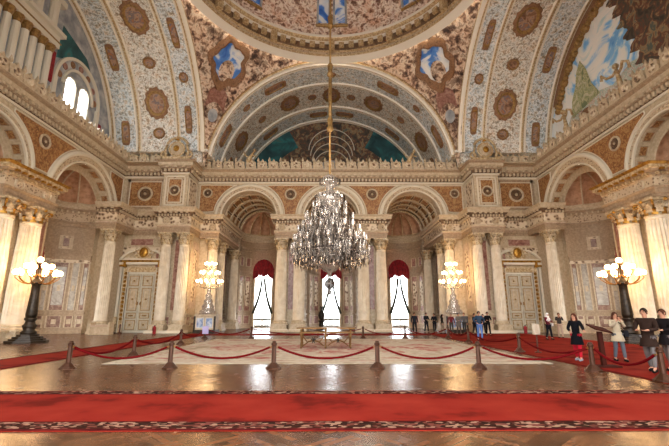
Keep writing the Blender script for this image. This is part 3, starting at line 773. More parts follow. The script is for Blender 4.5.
        if c > 30:
            v = MB('velvet_red'); n = 24; vs = []; yv = yw+.3
            for i in range(n+1):
                u = -hw-.1+(2*hw+.2)*i/n; z1 = wz-.1+1.35*math.sqrt(max(0, 1-(u/(hw+.12))**2)); z0 = 5.4-.5*abs(math.sin(i/n*PI*3)); dw = .08*math.sin(i*2.1)
                vs += [F(c+u, yv+dw, z1), F(c+u, yv+.12+dw, (z0+z1)/2), F(c+u, yv+dw*.5, z0)]
            v.add(vs, [(i*3+j, i*3+j+1, (i+1)*3+j+1, (i+1)*3+j) for i in range(n) for j in range(2)])
            tag(v.build('window_valance'), f'red velvet valance high in the {nm} side niche behind the gilded column', 'valance', 'red window valances')
            v = MB('sheer'); vs = []
            for i in range(17):
                u = -hw+2*hw*i/16; vs += [F(c+u, yv-.08+.05*math.sin(i*2.4), .1), F(c+u, yv-.08+.05*math.sin(i*2.4), 6)]
            v.add(vs, [(i*2, i*2+1, i*2+3, i*2+2) for i in range(16)])
            tag(v.build('sheer_curtain'), f'white sheer curtain in the {nm} side niche window', 'curtain', 'sheer window curtains')
    # spandrels: reddish field with roundel
    for cu, zz, rr in ((26.75, 13.75, .55), (37.3, 14.2, .0)):
        m = MB('panel_red', 'white_line'); 
        lo, hi = (cu-2.0, cu+1.2) if cu < 30 else (cu-.9, cu+.75)
        cl, rl, ch, rh = 22.6, 3.7, 32.4, 5.15
        n = 14; rows = []
        for j in range(n+1):
            z = 14.75-(14.75-11.6)*j/n; dz = z-11; dh = z-9.95
            l = cl+math.sqrt(max(0, rl*rl-dz*dz)) if cu < 30 else ch+math.sqrt(max(0, rh*rh-dh*dh))
            h = ch-math.sqrt(max(0, rh*rh-dh*dh)) if cu < 30 else 37.7
            l = max(l, cl+1.2) if cu < 30 else max(l, 35.4)
            h = min(h, ch-1.2) if cu < 30 else h
            rows.append((l, h, z))
        for (l, h, z), (l2, h2, z2) in zip(rows, rows[1:]):
            m.add([F(l, .04, z), F(h, .04, z), F(h2, .04, z2), F(l2, .04, z2)], [(0, 1, 2, 3)])
        m.k = 1; m.tube([F(l, .06, z) for l, h, z in rows]+[F(h, .06, z) for l, h, z in rows[::-1]]+[F(rows[0][0], .06, 14.75)], .05, 4)
        m.build('spandrel_panel', w)
        if rr: roundel('roundel', F, cu, .06, zz, rr, w)
    # wall strips between niches and dado
    m = MB('stone_light', 'marble_red', 'carved')
    for u0, u1 in ((25.6, 28.7),):
        dadostuff(m, F, u0, u1, 2, kb=0, kr=1); panel(m, F, u0+.3, u1-.3, 2, 8.6, 0, 1, b=.15)
    m.build('marble_lining', w)
    # block over big column pair
    path = [(s*22, 22.3), (s*19.15, 22.3), (s*19.15, 26.65), (s*22, 26.65)]
    sd = -1 if s > 0 else 1
    t = blockent(path, 1 if s < 0 else -1, f'gilded entablature over the big column pair on the {nm}', gold=True) if False else None
    m = MB('stone', 'carved_fine', 'gold', 'gilt_stone')
    sd = 1 if s < 0 else -1
    pth = path if True else None
    EN = [(o, (z-9.05)*.86+8.4) for o, z in ENT]
    m.sweep(EN[:7], pth, sd); m.k = 1; m.sweep(EN[6:9], pth, sd); m.k = 0; m.sweep(EN[8:12], pth, sd); m.k = 3; m.sweep(EN[11:14], pth, sd); m.k = 2; m.sweep(EN[13:16], pth, sd); m.k = 0; m.sweep(EN[15:], pth, sd)
    m.k = 3; m.along(pth, sd, .14, .29, 9.72, 9.88, .26, .14); m.k = 2; m.along(pth, sd, .3, .5, 9.93, 10.07, .5, .24)
    m.k = 0; a, b = sorted((s*22, s*19.2)); m.box(ID, a, b, 22.35, 26.6, 8.45, 10.35)
    t = trim(m, f'gilded entablature over the big column pair on the {nm}')
    FW = frame((s*19.13, 0, 0), (0, 1, 0), (-s, 0, 0))
    for q in (23.3, 25.7): roundel('roundel', FW, q, 0, 9.37, .36, t)
    roundel('roundel', frame((0, 22.28, 0), (1, 0, 0), (0, -1, 0)), s*19.8, 0, 9.37, .34, t)
wi = 4
side_wall(-1, 'left'); side_wall(1, 'right')
# ------------------------------------------------------------------ main cornice with crest
cols = [-13.9, 13.9]
cpath = [(-XS, -8), (-XS, YD-.02), (-16.3, YD-.02), (-16.3, 36.75), (-13.9, 36.75), (-13.9, YB), (13.9, YB), (13.9, 36.75), (16.3, 36.75), (16.3, YD-.02), (XS, YD-.02), (XS, -8)]
segs = [('left side wall', cpath[0:2]), ('left door wall', cpath[1:3]), ('left pier', cpath[2:6]), ('window arches', cpath[5:7]), ('right pier', cpath[6:10]), ('right door wall', cpath[9:11]), ('right side wall', cpath[10:12])]
m = MB('white_line', 'stone', 'stone_light', 'carved_fine', 'stone_dark')
m.k = 0; m.sweep(COR[:3], cpath, 1); m.k = 4; m.sweep(COR[2:5], cpath, 1); m.k = 1; m.sweep(COR[4:7], cpath, 1); m.k = 2; m.sweep(COR[6:9], cpath, 1); m.k = 1; m.sweep(COR[8:11], cpath, 1); m.k = 0; m.sweep(COR[10:], cpath, 1)  # dentil bed in dark stone, so shade between the blocks is painted in
cor = trim(m, 'dentilled main cornice round the hall')
m = MB('stone_light'); m.along(cpath, 1, .15, .36, 15.12, 15.4, .36, .2); m.along(cpath, 1, .34, .5, 15.52, 15.68, .62, .3); m.build('dentils', cor)
# crest unit
def crest_unit(m, f0, z=ZC1):
    f = lambda u, w, h: f0(u*1.18, w*1.3, z+(h-z)*1.22)
    m.k = 0
    out = [(-.42, 0), (-.44, .3), (-.36, .42), (-.4, .62), (-.26, .74), (-.14, .7), (0, .95), (.14, .7), (.26, .74), (.4, .62), (.36, .42), (.44, .3), (.42, 0)]
    a = [f(u, -.08, z+h) for u, h in out]; b = [f(u, .1, z+h) for u, h in out]; n = len(out)
    m.add(a+b, [tuple(range(n)), tuple(range(n, 2*n))]+[(i, i+1, n+i+1, n+i) for i in range(n-1)])
    m.k = 1; m.ring(f, 0, z+.4, [(.24, .1), (.2, .17), (.13, .12), (0.02, .16)], 0, 2*PI, 8)
    m.k = 0
    c = f(.58, 0, 0)
    m.lathe([(.14, 0), (.14, .12), (.07, .2), (.12, .5), (.13, .75), (.06, .85), (.14, 1.0), (.12, 1.12), (.02, 1.4)], (c[0], c[1], z), 8)
CW = {}
for nm, path in segs:
    m = MB('stone_light', 'carved')
    for a, b in zip(path, path[1:]):
        d = Vector((b[0]-a[0], b[1]-a[1])); l = d.length; d.normalize(); nn = Vector((d.y, -d.x))
        if nm.endswith('pier') and l < 2: continue
        a0, b0 = (Vector(a), Vector(b)); off = .42
        st = .5; k = max(1, int((l-2*st)/1.16+.5)); 
        if nm.endswith('pier') and l < 2.5: continue
        for i in range(k):
            u = st+(i+.5)*(l-2*st)/k-.2
            o = a0+d*u+nn*off
            if o.y < 15: continue
            crest_unit(m, frame((o.x, o.y, 0), (d.x, d.y, 0), (nn.x, nn.y, 0)))
        m.k = 0
        f = frame((a0.x, a0.y, 0), (d.x, d.y, 0), (nn.x, nn.y, 0)); m.box(f, 0, l, .28, .52, ZC1, ZC1+.12)
    trim(m, f'crest of carved shields and small urns above the cornice of the {nm}')
for s, nm in ((-1, 'left'), (1, 'right')):
    m = MB('gilt_stone', 'gold', 'stone_light'); F = frame((s*15.1, 36.4, ZC1), (1, 0, 0), (0, -1, 0))
    m.box(F, -1.3, 1.3, -.4, .2, 0, .25); m.k = 2
    m.smooth = True; m.sphere(F(0, .05, 1.05), .62, 14, 8, (1, .4, 1.1)); m.k = 1; m.sphere(F(0, .3, 1.05), .3, 10, 6, (1, .5, 1.1))
    m.k = 0; m.ring(F, 0, 1.05, [(.62, .1), (.72, .24), (.82, .1)], 0, 2*PI, 20)
    m.ring(F, 0, 1.2, [(.95, .05), (1.05, .2), (1.2, .05)], R(20), R(160), 16)
    for q in (-1, 1):
        m.tube([F(q*(1.25-.25*math.cos(t)), .1, .5+.28*math.sin(t)) for t in [i*.6 for i in range(10)]], .11, 6)
        m.tube([F(q*1.0, .1, .3), F(q*1.15, .12, .8), F(q*.95, .1, 1.5)], [.16, .12, .1], 6)
    m.sphere(F(0, .1, 2.3), .16, 8, 6); m.k = 1; m.lathe([(.25, 2.0), (.1, 2.15), (.04, 2.6)], F(0, .05, 0), 8)
    trim(m, f'gilded cartouche crowning the {nm} pier')
    g = MB('stone_light', 'gold_dull')
for s, nm in ((-1, 'left'), (1, 'right')):   # small gilt putti groups standing behind the arcade crest
    m = MB('gilt_stone', 'gold'); m.smooth = True; F = frame((s*8.4, 39.0, ZC1), (1, 0, 0), (0, -1, 0))
    m.tube([F(-.3, 0, .8), F(-.2, 0, 1.2), F(0, 0, 1.5), F(.25, 0, 1.9)], [.18, .25, .16, .12], 8); m.sphere(F(.3, 0, 2.1), .18, 8, 6)
    m.tube([F(.1, 0, 1.6), F(.5, .05, 1.4)], .08, 6); m.tube([F(-.1, 0, 1.2), F(-.6, .05, 1.5), F(-.8, 0, 1.9)], .08, 6)
    trim(m, f'gilt figure on the cornice above the {nm} window arch')
# ------------------------------------------------------------------ vaults
def barrel(axis, sgn, depth, name, label):
    """axis 'x': side vault going outwards from x=sgn*HS; axis 'y': back (sgn=1) or front (sgn=-1)"""
    def P(a, d, r=RV):
        t, z = r*math.cos(a), ZV+r*math.sin(a)
        if axis == 'x': return (sgn*(HS+d), YC+t, z)
        return (t, YC+sgn*(HS+d), z)
    a0 = math.asin((17.3-ZV)/RV)
    if axis == 'x': bands = [(0.35, 2.0, 'vault_grisaille'), (2.45, 5.8, 'vault_cream'), (6.4, 8.4, 'vault_grisaille')]
    else: bands = [(0.45, 3.6, 'vault_grisaille'), (4.0, 8.8, 'vault_cream'), (9.4, 12.3, 'vault_grisaille')]
    m = MB('vault_grisaille', 'vault_cream', 'vault_rib', 'gilt_stone', 'stone_dark', 'gold_dull')
    n = 56
    A = lambda t: a0+(PI-2*a0)*t
    for d0, d1, mt in bands:
        m.k = 0 if mt == 'vault_grisaille' else 1
        m.grid(lambda s, t: P(A(s), d0+(d1-d0)*t), n, 2)
    # ribs
    edges = [(-.02, bands[0][0]), (bands[0][1], bands[1][0]), (bands[1][1], bands[2][0]), (bands[2][1], depth)]
    for i, (e0, e1) in enumerate(edges):
        w = e1-e0; q = [(e0, RV, 2), (e0+w*.15, RV-.2, 2), (e0+w*.35, RV-.22, 3), (e0+w*.45, RV-.1, 4 if i == 2 else 3), (e0+w*.6, RV-.1, 3), (e0+w*.7, RV-.2, 2), (e0+w*.92, RV-.2, 2), (e1, RV, 2)]
        for (d0, r0, _), (d1, r1, k) in zip(q, q[1:]):
            m.k = k; m.grid(lambda s, t: P(A(s), d0+(d1-d0)*t, r0+(r1-r0)*t), n, 1)
    v = tag(m.build(name), label, kind='structure')
    # bead course along the wide rib
    m = MB('gilt_stone'); 
    for e0, e1 in edges[1:3]:
        d = (e0+e1)/2
        for j in range(150):
            m.sphere(P(A((j+.5)/150), d, RV-.14), .09, 5, 3)
    m.build('bead_course', v)
    # dome-side archivolt fascia in the plane of the arch
    m = MB('gilt_stone', 'vault_rib', 'gold_dull')
    def Pf(a, r, d): return P(a, d, r)
    q = [(RV-.02, 0.0, 1), (RV, -.3, 1), (RV+.12, -.34, 0), (RV+.3, -.26, 2), (RV+.45, -.3, 0), (RV+.62, -.22, 0), (RV+.75, -.1, 2), (RV+.8, .15, 0)]
    for (r0, d0, _), (r1, d1, k) in zip(q, q[1:]):
        m.k = k; m.grid(lambda s, t: Pf(A(s), r0+(r1-r0)*t, d0+(d1-d0)*t), n, 1)
    m.build('arch_fascia', v)
    # painted medallions
    def disc(a, d, ra, rd, kind, square=False):
        mm = MB('medallion_rim', 'medallion', 'gold_dull'); K = 32 if not square else 32
        def pt(th, rho, rr):
            c, s_ = math.cos(th), math.sin(th)
            if square:
                c = math.copysign(abs(c)**.45, c); s_ = math.copysign(abs(s_)**.45, s_)
            sc2 = 1+(.07*math.sin(th*12) if not square and rho > .95 else 0)
            return P(a+ra*rho*s_*sc2/RV, d+rd*rho*c*sc2, rr)
        rings = [(1.0, RV-.03, 0), (.93, RV-.1, 0), (.8, RV-.16, 0), (.68, RV-.12, 2), (.62, RV-.06, 2), (.0, RV-.05, 1)]
        for (p0, r0, k), (p1, r1, k2) in zip(rings, rings[1:]):
            mm.k = k2; mm.grid(lambda s, t: pt(2*PI*s, p0+(p1-p0)*t, r0+(r1-r0)*t), K, 1)
        mm.build('painted_medallion', v)
    b1, b2, b3 = [(x[0]+x[1])/2 for x in bands]; w1, w2, w3 = [(x[1]-x[0])/2 for x in bands]
    for ad in (31, 66, 114, 149): disc(R(ad), b2, 1.25 if axis == 'y' else 1.5, 1.15 if axis == 'x' else 1.6, 0)
    if axis == 'y': disc(R(90), b2, 1.1, 1.7, 0)
    else: disc(R(90), b2, 1.2, 1.0, 0)
    for ad in (24, 60, 120, 156): disc(R(ad), b1, 1.35, w1*.42, 0, True)
    for ad in (18, 50, 82, 98, 130, 162): disc(R(ad), b3, 1.2, w3*.42, 0, True)
    for ad in (18, 48, 79, 101, 132, 162): disc(R(ad), b2, .55, .6, 0)
    for ad in (42, 90, 138): disc(R(ad), b1, .5, .45, 0)
    return v, P
barrel('x', -1, 9.0, 'ceiling_vault_left', 'painted barrel vault on the left with bands of medallions')
barrel('x', 1, 9.0, 'ceiling_vault_right', 'painted barrel vault on the right with bands of medallions')
barrel('y', 1, 12.9, 'ceiling_vault_back', 'painted barrel vault above the window arches')
barrel('y', -1, 12.9, 'ceiling_vault_front', 'painted barrel vault above the entrance')
# pendentives
RS = math.sqrt(HS*HS+RV*RV); ZR = ZV+math.sqrt(RS*RS-12.7**2)
def sph(a, r, dz=0): return ((r)*math.cos(a), YC+r*math.sin(a), ZV+math.sqrt(max(.01, (RS+dz)**2-r*r)))
for i, nm in enumerate(('back_right', 'back_left', 'front_left', 'front_right')):
    m = MB('paint_figures'); base = i*PI/2
    def Pp(s, t):
        a = base+PI/2*s; rm = min(HS/max(abs(math.cos(a)), abs(math.sin(a))), RS-.02); r0 = RV
        return sph(a, r0+(rm-r0)*t)
    m.grid(Pp, 48, 16)
    pd = tag(m.build('ceiling_pendentive_'+nm), f'painted pendentive at the {nm.replace("_", " ")} of the dome', kind='structure')
    # cartouche with a painted sky
    a0 = base+PI/4; r0 = 14.3
    m = MB('medallion_rim', 'paint_sky', 'paint_figures', 'velvet_red', 'medallion_rim')
    def C(th, rho, dz):
        wob = 1+.10*math.sin(5*th+1)+.06*math.sin(9*th)
        return sph(a0+(rho*wob*1.5*math.cos(th))/r0, r0+rho*wob*1.15*math.sin(th)*.95, dz)
    m.k = 1; m.grid(lambda s, t: C(2*PI*s, t*.98, -.05), 40, 3)
    for (p0, d0), (p1, d1) in zip([(.95, -.05), (1.02, -.3), (1.15, -.35), (1.28, -.15), (1.3, 0)], [(1.02, -.3), (1.15, -.35), (1.28, -.15), (1.3, 0)]):
        m.k = 0; m.grid(lambda s, t: C(2*PI*s, p0+(p1-p0)*t, d0+(d1-d0)*t), 40, 1)
    m.k = 2; m.grid(lambda s, t: sph(a0+(.75*t*math.cos(2*PI*s)-.1)/r0, r0+.55+.6*t*math.sin(2*PI*s), -.1), 20, 2)
    m.build('painted_cartouche', pd)
    m = MB('marble_red', 'paint_grey', 'gold_dull')
    rb = 16.4
    m.k = 0; m.grid(lambda s, t: sph(a0+(1.0*(s-.5)*2)/rb, rb-.5+.7*t-.3*math.cos(PI*(s-.5)), -.2+.1*math.sin(PI*t)), 12, 4)
    m.k = 1; m.grid(lambda s, t: sph(a0+(.5*t*math.cos(2*PI*s))/rb, rb+.45+.22*t*math.sin(2*PI*s), -.12), 16, 2)
    m.build('painted_urn', pd)
# dome ring and dome
m = MB('gilt_stone', 'vault_rib', 'vault_rib', 'stone_dark', 'carved_fine'); m.smooth = False
z = ZR
prof = [(12.7, z-.42, 2), (12.5, z-.3, 1), (12.15, z-.1, 1), (12.0, z-.05, 2), (11.95, z+.15, 0), (12.1, z+.2, 4), (12.1, z+.5, 4), (11.9, z+.6, 0), (11.8, z+.7, 3), (11.8, z+1.25, 3), (11.45, z+1.35, 2), (11.4, z+1.6, 0), (11.3, z+1.7, 0), (11.3, z+2.0, 2), (11.9, z+2.1, 1)]
for (r0, z0, _), (r1, z1, k) in zip(prof, prof[1:]):
    m.k = k; m.grid(lambda s, t: ((r0+(r1-r0)*t)*math.cos(2*PI*s), YC+(r0+(r1-r0)*t)*math.sin(2*PI*s), z0+(z1-z0)*t), 96, 1)
ring_ = tag(m.build('trim_dome_ring'), 'corbelled gilded ring cornice at the foot of the dome', kind='structure')
m = MB('gilt_stone', 'stone_light')
for i in range(72):
    a = 2*PI*i/72; U = (-math.sin(a), math.cos(a), 0); W = (-math.cos(a), -math.sin(a), 0)
    f = frame((11.8*math.cos(a), YC+11.8*math.sin(a), z), U, W)
    m.k = 0; m.box(f, -.26, .26, 0, .3, .75, 1.3)
    if i % 6 == 0: m.box(f, -.3, .3, 0, .42, .3, 1.7)
m.build('corbels', ring_)
m = MB('paint_dome'); zd = z+2.05; rd = 11.8
m.grid(lambda s, t: (rd*math.cos(t*PI/2)*math.cos(2*PI*s), YC+rd*math.cos(t*PI/2)*math.sin(2*PI*s), zd+rd*1.0*math.sin(t*PI/2)), 96, 24)
dome = tag(m.build('ceiling_dome'), 'painted dome', kind='structure')
def dm(a, e, r=rd-.06): return (r*math.cos(e)*math.cos(a), YC+r*math.cos(e)*math.sin(a), zd+r*math.sin(e))
for i in range(8):
    a = 2*PI*i/8+PI/2
    for q in (-1, 1):
        m = MB('paint_sky', 'paint_grey', 'gold_dull'); c = a+q*.075
        m.grid(lambda s, t: dm(c-.045+.09*s, R(8)+R(13)*t), 3, 4)
        m.k = 1
        for u in (-.055, .055): m.tube([dm(c+u, R(6.5)), dm(c+u, R(22))], .12, 6)
        m.k = 2; m.tube([dm(c-.07, R(6.5)), dm(c+.07, R(6.5))], .16, 6)
        m.build('painted_opening', dome)
# ledges, roof slabs
m = MB('stone_light')
for s in (-1, 1):
    a, b = sorted((s*24, s*XS)); m.box(ID, a, b, -8, 42, 16.2, 16.3)
    a, b = sorted((s*24, s*13.9)); m.box(ID, a, b, 36.76, 42, 16.2, 16.3)
    a, b = sorted((s*24, s*14.0)); m.box(ID, a, b, 38.0, 38.3, 16.3, 17.6)
    a, b = sorted((s*14.1, s*14.4)); m.box(ID, a, b, 38, 50.3, 16.3, 17.6)
m.box(ID, -14, 14, YB, 50.4, 16.2, 16.3)
tag(m.build('ceiling_ledge'), 'ledge above the cornice', kind='structure')
m = MB('vault_cream')
for s in (-1, 1):
    a, b = sorted((s*23, s*12.7)); m.box(ID, a, b, 36.8, 38.3, 17.35, 17.6)
    a, b = sorted((s*12.9, s*16)); m.box(ID, a, b, 37.05, 38.3, 16.3, 18.1)
    a, b = sorted((s*12.3, s*14.4)); m.box(ID, a, b, 36.8, 50.3, 17.35, 17.6)
tag(m.build('ceiling_springer'), 'painted springing of the side vaults', kind='structure')
# ------------------------------------------------------------------ lunettes
def lunette(m, f, holes, z0=16.3, r=RV+.3, n=60):
    us = {-r+2*r*i/n for i in range(n+1)}
    for c, hw, a, b in holes:
        for i in range(9): us.add(c-hw*math.cos(PI*i/8))
    us = sorted(us); top = lambda u: ZV+math.sqrt(max(0, r*r-u*u))
    for a, b in zip(us, us[1:]):
        mid = (a+b)/2; ta, tb = max(z0, top(a)), max(z0, top(b)); h = None
        for c, hw, l, u in holes:
            if c-hw < mid < c+hw: h = (c, hw, l, u)
        if h:
            c, hw, l, u = h
            ya = u+math.sqrt(max(0, hw*hw-(a-c)**2)); yb = u+math.sqrt(max(0, hw*hw-(b-c)**2))
            m.add([f(a, 0, z0), f(b, 0, z0), f(b, 0, l), f(a, 0, l)], [(0, 1, 2, 3)])
            m.add([f(a, 0, ya), f(b, 0, yb), f(b, 0, tb), f(a, 0, ta)], [(0, 1, 2, 3)])
        else: m.add([f(a, 0, z0), f(b, 0, z0), f(b, 0, tb), f(a, 0, ta)], [(0, 1, 2, 3)])
XL = HS+9.0
# left: trompe l'oeil colonnade and paired windows
FL = frame((-XL, YC, 0), (0, 1, 0), (1, 0, 0))
H = [(5.5, .68, 18.4, 20.3), (7.3, .68, 18.4, 20.3), (-5.5, .68, 18.4, 20.3), (-7.3, .68, 18.4, 20.3)]
m = MB('paint_grey'); lunette(m, FL, H)
wl = tag(m.build('wall_lunette_left'), 'left lunette with a painted white colonnade and two arched windows', kind='structure')
m = MB('white_paint', 'marble_red', 'medallion_rim', 'velvet_red', 'paint_grey', 'gold_dull', 'paint_teal')
for q in (1, -1):
    m.k = 0; m.ring(FL, q*6.4, 19.9, [(1.9, .02), (1.9, .2), (2.1, .22), (2.1, .05)], 0, PI, 24)
    m.ring(FL, q*6.4, 19.9, [(2.8, .05), (2.8, .25), (3.05, .25), (3.05, .02)], 0, PI, 24)
    m.k = 4; m.ring(FL, q*6.4, 19.9, [(2.1, .06), (2.8, .06)], 0, PI, 24)
    for j in range(7):
        a = PI*(j+.5)/7; m.k = 1 if j % 2 else 2; m.ring(FL, q*6.4+2.45*math.cos(a), 19.9+2.45*math.sin(a), [(.02, .12), (.27, .12), (.3, .06)], 0, 2*PI, 12)
    for u in (-2.9, 2.9): m.k = 0; m.box(FL, q*6.4+u-.2, q*6.4+u+.2, 0, .25, 16.3, 19.9)
    m.k = 3; m.box(FL, q*9.9-.35, q*9.9+.35, .02, .08, 17.0, 19.0); m.box(FL, q*3.0-.3, q*3.0+.3, .02, .1, 19.2, 21.8)
    m.k = 6; m.add([FL(q*3.4, .04, 21.5), FL(q*6.6, .04, 23.2), FL(q*8.5, .04, 22.2), FL(q*9.8, .04, 20.6), FL(q*7.0, .04, 23.8), FL(q*3.6, .04, 24.6)], [(0, 1, 2, 3, 4, 5)])
for i, u in enumerate((-2.3, -1.5, -.7, .1, .9, 1.7, 2.5)):
    m.k = 0; m.tube([FL(u, .1, 16.8), FL(u, .1, 21.3)], .26, 10); m.k = 5; m.tube([FL(u, .1, 21.3), FL(u, .1, 21.9)], [.28, .42], 8)
    m.k = 4; m.box(FL, u+.26, u+.44, 0, .05, 16.8, 21.4)
m.k = 0; m.box(FL, -3, 3.0, 0, .5, 21.9, 22.3); m.box(FL, -3, 3.1, 0, .35, 22.3, 23.0); m.k = 5; m.box(FL, -3, 3.1, .3, .55, 22.3, 22.4)
m.k = 0; m.box(FL, -3.2, 3.3, 0, .7, 23.0, 23.3)
for u in (-2.4, -1.0, .6, 2.2): m.k = 0; m.tube([FL(u, .2, 23.3), FL(u, .2, 25.6)], .35, 10)
m.box(FL, -3.1, 3.1, 0, .5, 25.6, 26.1)
m.build('painted_colonnade', wl)
for k, (c, hw, a, b) in enumerate(H):
    w = MB('white_paint'); w.tube([FL(c-hw, .03, a)]+[FL(c-hw*math.cos(PI*i/10), .03, b+hw*math.sin(PI*i/10)) for i in range(11)]+[FL(c+hw, .03, a), FL(c-hw, .03, a)], .08, 5)
    w.box(FL, c-.03, c+.03, 0, .05, a, b+hw); w.box(FL, c-hw, c+hw, 0, .05, 19.3, 19.36)
    wo = tag(w.build(f'window_{8+k}'), 'small arched lunette window high on the left', kind='structure')
    g = MB('glass'); g.add([FL(c-hw-.1, -.05, a-.1), FL(c+hw+.1, -.05, a-.1), FL(c+hw+.1, -.05, b+hw+.1), FL(c-hw-.1, -.05, b+hw+.1)], [(0, 1, 2, 3)]); g.build('pane', wo)
# right: painted sky with a green tower
FR = frame((XL, YC, 0), (0, 1, 0), (-1, 0, 0))
m = MB('paint_right'); lunette(m, FR, [])
wr = tag(m.build('wall_lunette_right'), 'right lunette painted with a blue sky and clouds', kind='structure')
m = MB('paint_green', 'paint_crowd', 'white_paint', 'velvet_red', 'paint_grey', 'medallion_rim', 'gold_dull', 'paint_dark')
def blob(pts, k, w=.05): m.k = k; m.add([FR(u, w, z) for u, z in pts], [tuple(range(len(pts)))])
blob([(4.4, 19.2), (8.3, 18.9), (8.0, 20.4), (7.2, 21.6), (6.9, 22.6), (6.2, 23.4), (5.6, 22.2), (5.2, 20.6)], 0, .06)
blob([(-12, 16.3)]+[(-.6+.05*k+.35*math.sin(k*.9)+.15*math.sin(k*2.1), 16.3+k*.18) for k in range(60)]+[(-2, 27), (-8, 24)], 7, .06)
blob([(-9, 16.3), (11.5, 16.3), (10.8, 17.8), (9.4, 18.2), (8.4, 19.2), (6.6, 19.0), (5, 19.6), (3, 19.0), (1, 19.6), (-2, 19.0), (-9, 19)], 1, .04)
m.k = 5; m.smooth = True
m.ring(FR, 6.4, 17.9, [(.02, .3), (.6, .28), (.95, .14), (1.0, .06)], 0, PI, 16)
m.smooth = False
m.k = 5; m.ring(FR, .0, ZV, [(RV-1.3, .05), (RV-.8, .35), (RV-.35, .3), (RV+.2, .05)], R(30), R(80), 24)
m.k = 6
for j in range(26):
    a = R(28+j*2.2); m.sphere(FR((RV-1.2)*math.cos(a), .2, ZV+(RV-1.2)*math.sin(a)), .3+.1*math.sin(j*2.3), 7, 5)
blob([(-6.5, 24), (-3, 24.5), (-1.0, 26.4), (-4, 26.2)], 3, .08)
m.build('painted_landscape', wr)
# back lunette: rotunda painting
FK = frame((0, YC+HS+12.9, 0), (1, 0, 0), (0, -1, 0))
m = MB('paint_teal'); lunette(m, FK, [])
wk = tag(m.build('wall_lunette_back'), 'back lunette painted with a teal sky and a white rotunda', kind='structure')
m = MB('paint_grey', 'white_paint', 'velvet_red', 'gold_dull', 'paint_dark', 'gilt_stone', 'paint_teal')
m.k = 4; m.ring(FK, 0, ZV, [(0.2, .04), (9.6, .05)], R(12), R(168), 30)
m.ring(FK, 0, ZV, [(9.6, .05), (12.4, .05)], R(62), R(118), 16)
for j, (r_, z_) in enumerate(((3.0, 23.2), (2.75, 22.4), (2.5, 21.6), (2.25, 20.8))):
    m.k = 4; m.ring(FK, 0, z_, [(r_-.5, .12), (r_, .3), (r_+.05, .1)], 0, PI, 24)
    m.k = 1; m.ring(FK, 0, z_, [(r_, .3), (r_+.1, .32), (r_+.15, .1)], 0, PI, 24)
m.k = 0; m.ring(FK, 0, 19.6, [(.02, .2), (2.2, .16)], 0, PI, 24)
for q in (-1, 1):
    for u in (1.9, 2.7): m.k = 1; m.tube([FK(q*u, .2, 16.5), FK(q*u, .2, 21)], .2, 8)
    m.k = 2; m.box(FK, q*4.0-.5, q*4.0+.5, .1, .16, 17.0, 21.2); m.box(FK, q*5.2-.25, q*5.2+.25, .1, .16, 17, 19.6)
    m.k = 5; m.tube([FK(q*4.9, .25, 17), FK(q*4.6, .25, 18.6), FK(q*4.9, .25, 20), FK(q*4.7, .25, 22)], [.7, .5, .35, .1], 7)
    m.k = 1; m.ring(FK, q*8.0, 16.6, [(1.7, .1), (1.75, .3), (2.0, .3), (2.05, .1)], 0, PI, 20); m.k = 0; m.ring(FK, q*8.0, 16.6, [(.3, .12), (1.7, .1)], 0, PI, 20)
    m.k = 5; m.tube([FK(q*5.9, .2, 17.5), FK(q*6.0, .2, 19.5), FK(q*6.0, .2, 20.6)], [.6, .4, .1], 6)
m.build('painted_rotunda', wk)
# front wall behind the viewer, with tall daylight windows
FF = frame((0, -3.0, 0), (1, 0, 0), (0, 1, 0)); 
m = MB('stone_light'); FO = [(-15, 1.8), (-9, 2.2), (0, 2.6), (9, 2.2), (15, 1.8)]
arch_wall(m, FF, -24, 24, .3, 16.3, [(c, r, 9.5) for c, r in FO])
m.box(FF, -24, 24, -.1, 0, 0, .3)
m.box(ID, -24, -21, -3.3, 8.2, 0, 16.3); m.box(ID, 21, 24, -3.3, 8.2, 0, 16.3)
for s in (-1, 1):
    a, b = sorted((s*12.2, s*24)); m.box(ID, a, b, -4, 11.5, 16.35, 16.5)
    m.box(ID, *sorted((s*12.9, s*23)), 10.5, 11.2, 14, 17.3)
for c, r in FO:
    w = MB('door_paint')
    for u in (-r+.05, -r/2, 0, r/2, r-.05): w.box(FF, c+u-.05, c+u+.05, -.15, -.05, .3, 9.5+math.sqrt(r*r-min(abs(u), r)**2))
    for z in (.35, 3.5, 6.5, 9.5): w.box(FF, c-r, c+r, -.15, -.05, z-.05, z+.05)
    wo = tag(w.build(f'window_{12+FO.index((c, r))}'), 'tall arched window behind the viewer', kind='structure')
    g = MB('glass'); g.add([FF(c-r, -.1, .3), FF(c+r, -.1, .3), FF(c+r, -.1, 9.5+r), FF(c-r, -.1, 9.5+r)], [(0, 1, 2, 3)]); g.build('pane', wo)
tag(m.build('wall_front'), 'wall behind the viewer with five tall windows', kind='structure')
m = MB('stone_light'); f2 = frame((0, YC-HS-12.85, 0), (1, 0, 0), (0, 1, 0))
LH = [(-6, 1.8, 17.5, 20), (0, 2.2, 17.5, 21.5), (6, 1.8, 17.5, 20)]
lunette(m, f2, LH); wf = tag(m.build('wall_lunette_front'), 'lunette above the entrance with windows', kind='structure')
for i, (c, hw, a, b) in enumerate(LH):
    g = MB('glass'); g.add([f2(c-hw, 0, a), f2(c+hw, 0, a), f2(c+hw, 0, b+hw), f2(c-hw, 0, b+hw)], [(0, 1, 2, 3)]); 
    w = MB('door_paint'); w.box(f2, c-.05, c+.05, 0, .1, a, b+hw); w.box(f2, c-hw, c+hw, 0, .1, b-.05, b+.05)
    wo = tag(w.build(f'window_{17+i}'), 'lunette window behind the viewer', kind='structure'); g.build('pane', wo)
